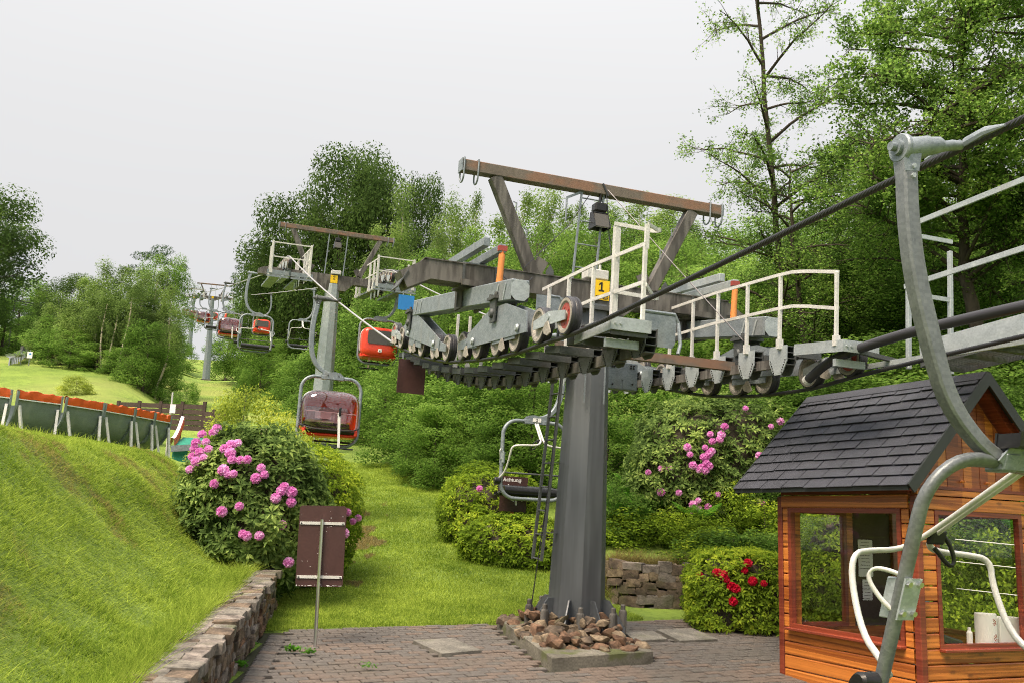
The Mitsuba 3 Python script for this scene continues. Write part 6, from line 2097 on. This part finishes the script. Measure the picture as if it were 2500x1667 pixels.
# gable boards
for i in range(15):
    a0, a1 = 0.012 + i * 0.1075, 0.012 + i * 0.1075 + 0.1035
    top = lambda a: 0.24 + max(0.0, min(a, HW - a) + 0.02) * 1.055
    m = MB(HF)
    P = [(a0, 0.185), (a1, 0.185), (a1, top(a1)), (a0, top(a0))]
    if a0 < HW / 2 < a1:
        P = P[:3] + [(HW / 2, top(HW / 2))] + P[3:]
    m.prism(P, (0, 0.01 + (i % 2) * 0.004, 0), Ax, Nx, 0.02)
    obj('gable_board', m, 'wood_deep' if i % 3 else 'wood_orange', HK)
m = MB(HF)
m.bar((0.02, -0.014, 0.20), (HW - 0.02, -0.014, 0.20), 0.02, 0.03)
obj('gable_sill', m, 'wood_trim', HK)
for A in (0.32, 0.62, 0.95):
    m = MB(HF)
    m.tube([(A, -0.0, 0.27), (A, -0.03, 0.27), (A, -0.032, 0.27), (A, -0.055, 0.272)], [0.012, 0.012, 0.008, 0.006], 8)
    obj('peg', m, 'damper_orange', HK)


# windows: left and gable side have glass, the far sides let the green show through
def window(o, u, w, h, nrm, deep=0.06, label=None, pane=True, sill=True):
    """frame of width w along u from o (upper corner), facing nrm"""
    o, u, nrm = np.array(o, float), np.array(u, float), np.array(nrm, float)
    k = None
    m = MB(HF)
    t = 0.045
    z = np.array([0, 0, 1.0])
    for p, q in ((o + u * t / 2, o + u * t / 2 - z * h), (o + u * (w - t / 2), o + u * (w - t / 2) - z * h)):
        m.bar(p - nrm * 0.02, q - nrm * 0.02, t if abs(u[0]) > 0.5 else deep, deep if abs(u[0]) > 0.5 else t, up=Lx)
    for b in (0.0, h):
        p = o - z * (b + (t / 2 if b == 0 else -t / 2))
        m.bar(p + u * t - nrm * 0.02, p + u * (w - t) - nrm * 0.02, deep, t)
    key = obj('window', m, 'wood_trim', HK)
    if sill:
        m = MB(HF)
        p = o - z * (h + 0.004)
        m.bar(p - u * 0.01 + nrm * 0.03, p + u * (w + 0.01) + nrm * 0.03, 0.09, 0.025, bev=0.004)
        obj('sill', m, 'wood_trim', key)
    if pane:
        m = MB(HF)
        a, b = o + u * t - z * t - nrm * 0.035, o + u * (w - t) - z * t - nrm * 0.035
        m.add([a, b, b - z * (h - 2 * t), a - z * (h - 2 * t)], [[0, 1, 2], [0, 2, 3]])
        obj('pane', m, 'glass_pane', key)
    return key


window((0, 1.64, 0), (0, -1, 0), 1.50, 1.215, (-1, 0, 0))
window((0.26, 0, 0), (1, 0, 0), 1.145, 1.225, (0, -1, 0))
window((0.16, HL, 0), (1, 0, 0), 0.75, 1.22, (0, 1, 0), sill=False)
window((HW, 0.10, 0), (0, 1, 0), 1.45, 1.22, (1, 0, 0), sill=False)
m = MB(HF)
m.box((0.95, HL - 0.0, -0.60), (0.10, 0.09, 1.24))
obj('inner_post', m, 'wood_orange', HK)
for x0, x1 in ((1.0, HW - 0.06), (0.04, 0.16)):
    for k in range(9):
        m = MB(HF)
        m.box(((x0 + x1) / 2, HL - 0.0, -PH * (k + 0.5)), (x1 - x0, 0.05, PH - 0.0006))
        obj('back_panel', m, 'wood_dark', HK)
m = MB(HF)
m.box((0.10, HL - 0.12, -0.62), (0.16, 0.03, 1.24))
m.box((HW / 2, 0.16, -1.235), (HW - 0.1, 0.26, 0.03))
obj('counter', m, 'wood_orange', HK)
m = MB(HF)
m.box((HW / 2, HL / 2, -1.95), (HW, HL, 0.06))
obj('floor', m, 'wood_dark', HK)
m = MB(HF)
for sg in (-1, 1):
    a0, a1 = HW / 2, HW / 2 + sg * 1.02
    m.add([(a0, -0.16, 1.25), (a1, -0.16, 0.18), (a1, 2.14, 0.18), (a0, 2.14, 1.25)], [[0, 1, 2], [0, 2, 3]])
obj('soffit', m, 'wood_trim', HK)
for sg in (-1, 1):
    m = MB(HF)
    m.bar((HW / 2 + sg * 0.03, -0.05, 1.18), (HW / 2 + sg * 0.98, -0.05, 0.18), 0.16, 0.09)
    obj('rafter', m, 'wood_trim', HK)
# roof: every shingle tab its own
RK = {}
for sg in (-1, 1):
    m = MB(HF)
    e0, e1 = np.array([HW / 2, 0, 1.285]), np.array([HW / 2 + sg * 1.07, 0, 0.185])
    dn = (e1 - e0) / np.linalg.norm(e1 - e0)
    nr = np.array([-dn[2] * 1.0, 0, dn[0]]) if sg > 0 else np.array([dn[2] * -1.0, 0, dn[0]])
    nr = np.array([abs(dn[2]) * sg, 0, abs(dn[0])])
    y0, y1 = -0.19, 2.19
    P = [e0, e1]
    v = [[*(p + nr * t)] for p in P for t in (-0.03, 0.0)]
    v = np.array([[a[0], y, a[2]] for y in (y0, y1) for a in v])
    m.add(v, [[0, 2, 3, 1], [4, 5, 7, 6], [0, 1, 5, 4], [2, 6, 7, 3], [1, 3, 7, 5], [0, 4, 6, 2]])
    roof = obj('roof', m, 'roof_trim', HK)
    rows = 11
    Ls = np.linalg.norm(e1 - e0)
    for r in range(rows):
        s1 = Ls - r * (Ls - 0.02) / rows + 0.012
        s0 = s1 - (Ls / rows) - 0.03
        off = (r % 2) * 0.16 + rs.uniform(-0.02, 0.02)
        y = y0 - 0.01 - off
        while y < y1:
            w = 0.325
            a, b = max(y + 0.007, y0 - 0.012), min(y + w - 0.007, y1 + 0.012)
            y += w
            if b - a < 0.03:
                continue
            j = rs.normal(0, 0.004, 2)
            lo = 0.024 + rs.uniform(0, 0.006)
            q = [e0 + dn * s0 + nr * 0.004, e0 + dn * (s1 + j[0]) + nr * lo, e0 + dn * (s1 + j[0]) + nr * (lo - 0.010), e0 + dn * s0 - nr * 0.002]
            v = [[p[0], yy, p[2]] for yy in (a, b) for p in q]
            m = MB(HF)
            m.add(v, [[0, 4, 5, 1], [1, 5, 6, 2], [0, 1, 2, 3], [4, 7, 6, 5]] if sg < 0 else [[0, 1, 5, 4], [1, 2, 6, 5], [0, 3, 2, 1], [4, 5, 6, 7]])
            obj('shingle', m, 'shingle', roof)
    m = MB(HF)                                                     # verge trim
    for yy in (y0 - 0.016, y1 + 0.016):
        m.bar(np.array([e0[0], yy, e0[2]]) - nr * 0.03, np.array([e1[0], yy, e1[2]]) - nr * 0.03, 0.02, 0.10, up=nr)
    m.bar(np.array([e1[0], y0, e1[2]]) - nr * 0.015, np.array([e1[0], y1, e1[2]]) - nr * 0.015, 0.02, 0.05)
    obj('verge_trim', m, 'roof_trim', roof)
    y = y0 - 0.012
    while y < y1 - 0.05:                                           # ridge caps
        m = MB(HF)
        v = [[p[0], yy, p[2]] for yy in (y, min(y + 0.25, y1 + 0.012)) for p in (e0 + nr * 0.024 - dn * 0.004, e0 + dn * 0.11 + nr * 0.026, e0 + dn * 0.11 + nr * 0.014)]
        m.add(v, [[0, 1, 4], [0, 4, 3], [1, 2, 5], [1, 5, 4], [0, 2, 1], [3, 4, 5]])
        obj('ridge_shingle', m, 'shingle', roof)
        y += 0.24
# things on the counter and inside
m = MB(HF)
m.tube([(0.828, 0.16, -1.215), (0.828, 0.16, -1.10), (0.828, 0.16, -1.085), (0.828, 0.16, -1.078), (0.828, 0.16, -1.055)], [0.026, 0.026, 0.015, 0.0145, 0.0145], 16)
k = thing('bottle', 'small white bottle standing on the kiosk counter', 'bottle')
solo(k, m, 'paper_white', 35)
m = MB(HF)
m.lathe([(0.02, 0.0), (0.094, 0.0), (0.096, 0.01), (0.096, 0.27), (0.094, 0.285), (0.03, 0.285), (0.02, 0.27)], (1.06, 0.17, -1.215), Nx, 28)
k = thing('paper_roll', 'white kitchen paper roll with small reddish prints on the kiosk counter', 'paper roll')
solo(k, m, 'paper_white', 35)
m = MB(HF)
rr = np.random.default_rng(8)
for (a, z) in ((-1.5, 0.08), (-1.55, 0.22), (-1.1, 0.03)):
    for _ in range(9):
        g, zz = a + rr.normal(0, 0.10), z + rr.normal(0, 0.014)
        c = np.array([1.06 + 0.0966 * math.cos(g), 0.17 + 0.0966 * math.sin(g), -1.215 + zz])
        m.box(c, (0.014, 0.003, 0.006), ax=[[-math.sin(g), math.cos(g), rr.normal(0, 1.0)], [math.cos(g), math.sin(g), 0], [0, 0, 1]])
obj('print', m, 'hub_red', k)
m = MB(HF)
m.box((1.33, 0.19, -1.09), (0.30, 0.16, 0.25), bev=0.006)
solo(thing('carton', 'plain pale grey carton at the right end of the kiosk counter', 'carton'), m, 'paper_white')
m = MB(HF)
m.box((0.52, 0.15, -1.165), (0.24, 0.14, 0.075), ax=[[0.93, -0.25, -0.27], [0.26, 0.97, 0], [0.27, -0.07, 0.96]], bev=0.012)
k = solo(thing('black_box', 'black plastic box with a small white label on the kiosk counter', 'box'), m, 'black_plastic')
m = MB(HF)
m.box((0.60, 0.075, -1.175), (0.034, 0.004, 0.03), ax=[[0.93, -0.25, -0.27], [0.26, 0.97, 0], [0.27, -0.07, 0.96]])
obj('label', m, 'paper_white', k)
for i, (x0, x1, z0, z1, lab) in enumerate(((1.08, 1.29, -0.30, -0.70, 'pale printed notice taped inside the kiosk, the higher one'), (1.13, 1.27, -0.73, -0.95, 'pale printed notice taped inside the kiosk, the lower small one'))):
    m = MB(HF)
    m.box(((x0 + x1) / 2, HL - 0.035, (z0 + z1) / 2), (x1 - x0, 0.003, z0 - z1))
    k = solo(thing('notice', lab, 'notice'), m, 'paper_white')
    m = MB(HF)
    for q in range(9 if i == 0 else 6):
        zz = z0 - 0.03 - q * 0.035
        m.box(((x0 + x1) / 2 - 0.01 * (q % 3), HL - 0.038, zz), ((x1 - x0) * (0.55 + 0.1 * (q % 3)), 0.002, 0.005))
    obj('print', m, 'wood_dark', k)
m = MB(HF)
m.box((1.46, 1.35, -0.93), (0.20, 0.20, 0.035), bev=0.006)
m.tube([(1.46, 1.35, -0.95), (1.46, 1.35, -1.92)], 0.05, 12)
m.tube([(1.38, 1.28, -1.1), (1.30, 1.2, -1.4), (1.36, 1.22, -1.5), (1.43, 1.3, -1.5)], 0.006, 6)
solo(thing('control_pedestal', 'grey control pedestal standing inside the kiosk', 'pedestal'), m, 'galvanised')
m = MB()
for z in (0.95, 1.25, 1.5):
    m.tube([(5.2, 11.0, z + 0.08), (7.6, 10.2, z - 0.04)], 0.006, 5)
k = thing('wire_fence', 'pale thin wires of a fence seen through the gable window of the kiosk', 'fence')
solo(k, m, 'white_tube')

# ---------------------------------------------------------------- signs


def along(o, a, up):
    o, a, up = (np.array(x, float) for x in (o, a, up))
    a /= np.linalg.norm(a)
    up = up - a * (up @ a)
    up /= np.linalg.norm(up)
    f = Frame((0, 0, 0), 0)
    f.M, f.o = np.stack([a, np.cross(up, a), up]), o
    return f


SG = along((-1.888, 10.27, 0.13), (1, 0.03, 0.03), (-0.052, 0, 1))
k = thing('sign_post', 'back of a dark brown board on a steel post, standing on the bricks at left', 'sign')
m = MB(SG)
m.prism(Polygon([(-0.215, 0.645), (0.215, 0.645), (0.215, 1.42), (-0.215, 1.42)]).buffer(0.035), (0.0, 0.045, 0), Ax, Nx, 0.012)
obj('board', m, 'sign_brown', k)
m = MB(SG)
m.tube([(0, 0, -0.05), (0, 0, 1.31)], 0.019, 12)
obj('post', m, 'chrome', k, smooth=40)
for z in (1.27, 0.71):
    m = MB(SG)
    m.box((0, 0.027, z), (0.475, 0.012, 0.030))
    r = obj('rail', m, 'white_tube', k)
    m = MB(SG)
    bolts(m, [(x, 0.02, z - 0.003) for x in (-0.22, 0.22)], -Lx, 0.009, 0.006)
    obj('bolt', m, 'rope_steel', r)
rr = np.random.default_rng(12)
m = MB(SG)
for _ in range(60):
    e = rr.random() < 0.65
    p = (rr.uniform(-0.24, 0.24), 0.032, 0.615 + abs(rr.normal(0, 0.008)) if e else rr.uniform(0.65, 1.4))
    m.box(p, (rr.uniform(0.003, 0.010), 0.003, rr.uniform(0.003, 0.008)))
obj('paint_chip', m, 'ink_white', k, kind='stuff')

S2 = along((0.16, 17.62, 1.345), (1, 0.03, -0.02), (-0.03, -0.1, 1))
k = thing('pictogram_sign', 'dark brown sign with a white seated passenger pictogram between two hedge bushes', 'sign')
m = MB(S2)
m.box((0, 0.012, 0.62), (0.50, 0.014, 0.64))
obj('board', m, 'sign_brown', k)
m = MB(S2)
m.box((0, 0.05, 0.3), (0.06, 0.05, 0.9))
obj('post', m, 'wood_orange', k)
from shapely.geometry import LineString
from shapely.ops import unary_union
man = unary_union([Point(0.0, 0.13).buffer(0.028), LineString([(-0.01, 0.085), (0.0, 0.0), (0.08, 0.0), (0.09, -0.11)]).buffer(0.02), LineString([(-0.01, 0.08), (0.06, 0.045), (0.10, 0.06)]).buffer(0.011),
                   LineString([(-0.075, 0.24), (-0.07, 0.0), (0.04, -0.055)]).buffer(0.011), LineString([(-0.14, 0.045), (-0.07, 0.0)]).buffer(0.009), LineString([(0.10, 0.06), (0.19, -0.04), (0.235, 0.0)]).buffer(0.011),
                   LineString([(0.13, 0.15), (0.175, 0.135), (0.20, 0.09)]).buffer(0.02), Polygon([(0.155, 0.10), (0.235, 0.085), (0.215, 0.03)])])
for i, gme in enumerate(getattr(man, 'geoms', [man])):
    m = MB(S2)
    m.prism(gme, (-0.03, 0.004, 0.55), Ax, Nx, 0.004)
    obj('pictogram', m, 'ink_white', k)
t = meshkit.text_mesh('Achtung', 0.062, 0.003, bold=True)
m = MB(S2)
m.add(np.c_[t.vertices[:, 0] - 0.21, 0.004 - t.vertices[:, 2], t.vertices[:, 1] + 0.85], t.faces[:, ::-1])
obj('lettering', m, 'ink_white', k)

m = MB()
m.box((1.66, 15.65, 0.66), (0.11, 0.16, 0.24), bev=0.008)
m.box((1.66, 15.67, 0.40), (0.05, 0.05, 0.5))
solo(thing('utility_box', 'small white utility box on the grass just right of the tower column', 'box'), m, 'ink_white')

# ---------------------------------------------------------------- the station's walkway and guide tube, right edge
SW = thing('station_walkway', 'galvanised station walkway with railing reaching in from the right edge', 'walkway')
A0, A1, LE, LN, DN = 1.84, 2.38, -3.42, -6.6, 3.17
up_ = lambda L: (LE - L) * 0.085
m = MB(TW)
for A in (A0, A1):
    m.bar((A, LE - 0.15, DN + 0.02 + up_(LE - .15)), (A, LN, DN + 0.02 + up_(LN)), 0.012, 0.17)
    for dz in (-0.065, 0.105):
        m.bar((A + 0.025, LE - 0.15, DN + dz + up_(LE - .15)), (A + 0.025, LN, DN + dz + up_(LN)), 0.05, 0.010)
obj('side_beam', m, 'galvanised_pale', SW)
for q in range(6):
    grating(TW, SW, A0 + 0.01, A1, LE - 0.15 - (q + 1) * 0.5, LE - 0.15 - q * 0.5, DN - 0.06 + up_(LE - (q + 1) * 0.5), DN - 0.06 + up_(LE - q * 0.5))
m = MB(TW)
for L in (-4.4, -5.5):
    m.bar((A0, L, DN - 0.1 + up_(L)), (A1, L, DN - 0.1 + up_(L)), 0.08, 0.06)
split_obj('cross_bar', m, 'galvanised_dull', SW)
m = MB(TW)
m.bar((1.62, -2.55, 3.075), (1.64, -6.2, 3.13), 0.03, 0.05)
obj('edge_rail', m, 'galvanised_pale', SW)
for A, L, t in ((A0, LE, 1.29), (A1 - 0.02, LE, 1.12), (A0, LE - 2.0, 1.36)):
    m = MB(TW)
    m.bar((A, L, DN - 0.12 + up_(L)), (A, L, DN + t + up_(L)), 0.045, 0.04, up=Ax, bev=0.004)
    obj('rail_post', m, 'galvanised_pale', SW)
for z0, kind_ in ((1.34, 'long'), (0.74, 'long'), (1.22, 'end'), (0.62, 'end')):
    m = MB(TW)
    if kind_ == 'long':
        m.bar((A0 - 0.02, LE + 0.03, DN + z0 - 0.05), (A0 - 0.02, LN, DN + z0 + up_(LN) * 0.55), 0.02, 0.05)
    else:
        m.bar((A0, LE, DN + z0), (A1 + 0.01, LE, DN + z0 - 0.0), 0.02, 0.042)
    obj('rail', m, 'galvanised_pale', SW)
m = MB(TW)
P = np.array([(1.28, -2.62, 2.955), (1.28, -2.82, 3.06), (1.28, -3.05, 3.14), (1.28, -3.5, 3.21), (1.28, -4.2, 3.27), (1.28, -5.4, 3.31), (1.28, -7.5, 3.36)])
for _ in range(2):
    P = np.vstack([P[:1], *[np.vstack([a * 0.75 + b * 0.25, a * 0.25 + b * 0.75]) for a, b in zip(P[:-1], P[1:])], P[-1:]])
m.tube(P, 0.047, 14)
k = solo(thing('guide_tube', 'thick black guide tube with a bent end, right of the near tower', 'tube'), m, 'tyre', True)
m = MB(TW)
for L in (-3.4, -5.6):
    m.bar((1.28, L, 3.16), (1.86, L, 3.10), 0.05, 0.04)
obj('arm', m, 'galvanised_dull', k)
m = MB(TW)
m.tube([(1.28, -2.60, 2.945), (1.28, -2.635, 2.963)], 0.052, 14)
obj('end_collar', m, 'alu', k)

# ---------------------------------------------------------------- bobsled trough, ramp and fence on the left
BT = thing('bobsled_trough', 'row of grey green bobsled trough panels with orange padding behind the grass bank', 'trough')
TP = [((-10.75, 18.5), (-10.10, 19.10)), ((-10.02, 19.2), (-9.47, 19.95)), ((-9.42, 20.05), (-9.02, 20.97)), ((-9.0, 21.03), (-8.72, 21.97)), ((-8.71, 22.02), (-8.55, 22.78)), ((-8.54, 22.83), (-8.40, 23.5))]
prof = [(0.0, 0.0), (0.015, -0.30), (0.08, -0.52), (0.20, -0.70), (0.40, -0.83), (0.7, -0.86), (1.0, -0.83), (1.2, -0.70), (1.32, -0.5), (1.36, -0.2)]
for i, (a, b) in enumerate(TP):
    a, b = np.array(a), np.array(b)
    d = (b - a) / np.linalg.norm(b - a)
    nr = np.array([-d[1], d[0]])
    m = MB()
    top = 3.56
    v = np.array([[*(p + nr * o), top + z] for p in (a, b) for o, z in prof])
    n = len(prof)
    m.add(v, [[j, j + 1, n + j + 1, n + j] for j in range(n - 1)])
    pn = obj('trough_panel', m, 'trough_green', BT, smooth=True)
    m = MB()
    for p in (a, b):
        q = np.array([[*(p + nr * o), top + z] for o, z in prof[:5]])
        m.tube(q - np.array([*(nr * 0.03), 0]), 0.03, 5)
    split_obj('rib', m, 'trough_green', pn)
    m = MB()
    L = np.linalg.norm(b - a)
    qs = np.linspace(0, 1, 15)
    pv = []
    for t in qs:
        c = a + (b - a) * t
        s = 0.012 * math.sin(t * 17 + i) + rs.normal(0, 0.008)
        for o, z in ((-0.022, -0.165 + s), (-0.036 + s * 0.6, -0.09), (-0.028, 0.005 + s), (0.02, 0.015 + s), (0.06, 0.0), (0.05, -0.12)):
            pv.append([*(c + nr * o), top + z])
    m.add(pv, [[6 * r + c, 6 * r + (c + 1) % 6, 6 * (r + 1) + (c + 1) % 6, 6 * (r + 1) + c] for r in range(14) for c in range(6)])
    obj('padding', m, 'orange_pad', pn, smooth=30)
    m = MB()
    m.bar([*(a - nr * 0.035), top - 0.175], [*(b - nr * 0.035), top - 0.175], 0.012, 0.02)
    obj('cord', m, 'ink_white', pn)
    for p, s in ((a + d * 0.06, 1), (b - d * 0.06, -1)):
        m = MB()
        g = float(ground_z(p[0], p[1])) - 0.1
        q0 = np.array([*(p - nr * 0.02), top - 0.30])
        q1 = np.array([*(p - nr * 0.22 + d * s * 0.10), g])
        m.bar(q0, q1, 0.05, 0.05)
        obj('support_leg', m, 'alu', pn)
a, b = np.array(TP[-1][1]), np.array(TP[-1][0])
d = unit((a - b)[None])[0]
nr = np.array([-d[1], d[0]])
m = MB()
v = [[*(a + nr * o + d * 0.03), 3.56 + z] for o, z in prof] + [[*(a + nr * o * 0.94 + d * 0.03 + nr * 0.03), 3.60 + z * 0.88] for o, z in prof]
m.add(v, [[j, j + 1, 10 + j + 1, 10 + j] for j in range(9)])
obj('end_rim', m, 'orange_pad', BT)
RP = thing('tubing_ramp', 'orange and white padded run out ramp with a green mat beside the trough end', 'ramp')
m = MB()
up1, up2 = np.array([-9.05, 26.4]), np.array([-8.62, 24.55])
t = np.linspace(0, 1, 12)
zz = lambda t: 3.08 + 0.72 * (1 - t) ** 1.6
v, v2 = [], []
for q in t:
    c = up1 + (up2 - up1) * q
    v += [[c[0] + 0.03, c[1], zz(q) - 0.2], [*c, zz(q)], [c[0] - 0.09, c[1] + 0.02, zz(q) + 0.02], [c[0] - 0.10, c[1], zz(q) - 0.2]]
m.add(v, [[4 * r + c, 4 * (r + 1) + c, 4 * (r + 1) + (c + 1) % 4, 4 * r + (c + 1) % 4] for r in range(11) for c in (0,)])
obj('orange_side', m, 'orange_pad', RP)
m = MB()
m.add(v, [[4 * r + c, 4 * (r + 1) + c, 4 * (r + 1) + (c + 1) % 4, 4 * r + (c + 1) % 4] for r in range(11) for c in (1, 2)])
obj('white_cover', m, 'ink_white', RP)
m = MB()
for q in range(3):
    for r in range(11):
        c0, c1 = up1 + (up2 - up1) * t[r], up1 + (up2 - up1) * t[r + 1]
        m.bar([c0[0] + 0.012, c0[1], zz(t[r]) - 0.04 - q * 0.045], [c1[0] + 0.012, c1[1], zz(t[r + 1]) - 0.04 - q * 0.045], 0.012, 0.008)
obj('seam', m, 'hub_red', RP, kind='stuff')
m = MB()
m.add([[-8.95, 26.2, 3.22], [-8.60, 24.5, 2.86], [-7.6, 24.7, 2.98], [-7.7, 26.6, 3.24]], [[0, 1, 2], [0, 2, 3]])
m.add([[-8.60, 24.5, 2.86], [-8.60, 24.5, 2.2], [-7.6, 24.7, 2.2], [-7.6, 24.7, 2.98]], [[0, 1, 2], [0, 2, 3]])
obj('mat', m, 'mat_green', RP)
m = MB()
m.bar([-8.62, 24.42, 2.80], [-7.6, 24.62, 2.93], 0.05, 0.16)
m.tube([[-8.05, 26.4, 3.2], [-8.05, 26.4, 3.52], [-8.0, 26.4, 3.55]], 0.02, 6)
split_obj('edge_board', m, 'galvanised', RP)
FN = thing('plank_fence', 'dark brown wooden plank fence behind the trough end', 'fence')
fa, fb, fc = np.array([-12.0, 29.0]), np.array([-9.0, 27.9]), np.array([-8.1, 26.9])
for (p, q, zt) in ((fa, fb, 4.36), (fb, fc, 4.10)):
    d = unit((q - p)[None])[0]
    n = int(np.linalg.norm(q - p) / 1.0) + 1
    for i in range(n + 1):
        c = p + (q - p) * i / n
        m = MB()
        m.box([*c, zt - 0.68], (0.09, 0.09, 1.45))
        obj('fence_post', m, 'wood_dark', FN)
    for r in range(5):
        m = MB()
        m.bar([*(p), zt - 0.06 - r * 0.16], [*(q), zt - 0.12 - r * 0.16], 0.025, 0.135)
        obj('fence_plank', m, 'wood_dark', FN)
m = MB()
m.tube([(-8.56, 23.95, 2.4), (-8.56, 23.92, 4.2)], 0.022, 8)
k = solo(thing('marker_pole', 'thin pale pole with a small white plate beside the trough end', 'pole'), m, 'alu')
m = MB()
m.box((-8.50, 23.88, 3.78), (0.14, 0.02, 0.22))
obj('plate', m, 'ink_white', k)
# far left: chrome toboggan run on the meadow, signs, old drag lift gantry
CT = thing('toboggan_track', 'shiny metal toboggan track curving up the far meadow at left', 'track')
P = np.array([(-24.9, 46.5), (-25.33, 47.75), (-29.5, 56.5), (-35.41, 68.37), (-41.0, 80.0), (-46.02, 90.4), (-48.34, 95.9)])
for _ in range(2):
    P = np.vstack([P[:1], *[np.vstack([a * 0.75 + b * 0.25, a * 0.25 + b * 0.75]) for a, b in zip(P[:-1], P[1:])], P[-1:]])
for i in range(len(P) - 1):
    a, b = P[i], P[i + 1]
    d = unit((b - a)[None])[0]
    nr = np.array([-d[1], d[0]])
    v = [[*(p + nr * o), float(ground_z(*p)) + 0.42 + z] for p in (a, b) for o, z in ((-0.26, 0.1), (-0.16, -0.02), (0.0, -0.06), (0.16, -0.02), (0.26, 0.1))]
    m = MB()
    m.add(v, [[j, j + 1, 5 + j + 1, 5 + j] for j in range(4)])
    m.bar([*a, float(ground_z(*a)) - 0.1], [*a, float(ground_z(*a)) + 0.36], 0.06, 0.06)
    obj('track_section', m, 'chrome', CT, smooth=40)
for i, (x, y, lab) in enumerate(((-24.5, 47.6, 'small white board sign with a blue mark on the far meadow at left'), (-25.6, 48.9, 'thin post with a small dark box on the far meadow beside the metal track'))):
    z = float(ground_z(x, y))
    m = MB()
    m.tube([(x, y, z - 0.1), (x, y, z + 0.8)], 0.02, 6)
    k = solo(thing('meadow_sign' if i == 0 else 'marker_post', lab, 'sign' if i == 0 else 'post'), m, 'galvanised')
    m = MB()
    m.box((x, y - 0.03, z + (0.55 if i == 0 else 0.85)), (0.27, 0.02, 0.33) if i == 0 else (0.14, 0.12, 0.2))
    obj('board', m, 'ink_white' if i == 0 else 'galvanised_dull', k)
    if i == 0:
        m = MB()
        m.box((x + 0.02, y - 0.045, z + 0.6), (0.1, 0.01, 0.09))
        obj('mark', m, 'sign_blue', k)
k = thing('drag_lift_gantry', 'thin dark steel gantry with two cross bars at the far left', 'gantry')
m = MB()
m.bar((-37.6, 68.6, 15.35), (-33.5, 68.8, 14.75), 0.08, 0.08)
m.bar((-37.6, 69.2, 15.25), (-33.5, 69.4, 14.62), 0.08, 0.08)
split_obj('cross_bar', m, 'rope_steel', k)
for x, zt in ((-34.55, 14.9), (-37.2, 15.3)):
    m = MB()
    m.tube([(x, 69.0, float(ground_z(x, 69.0)) - 0.2), (x, 69.0, zt)], 0.06, 7)
    obj('pole', m, 'rope_steel', k)
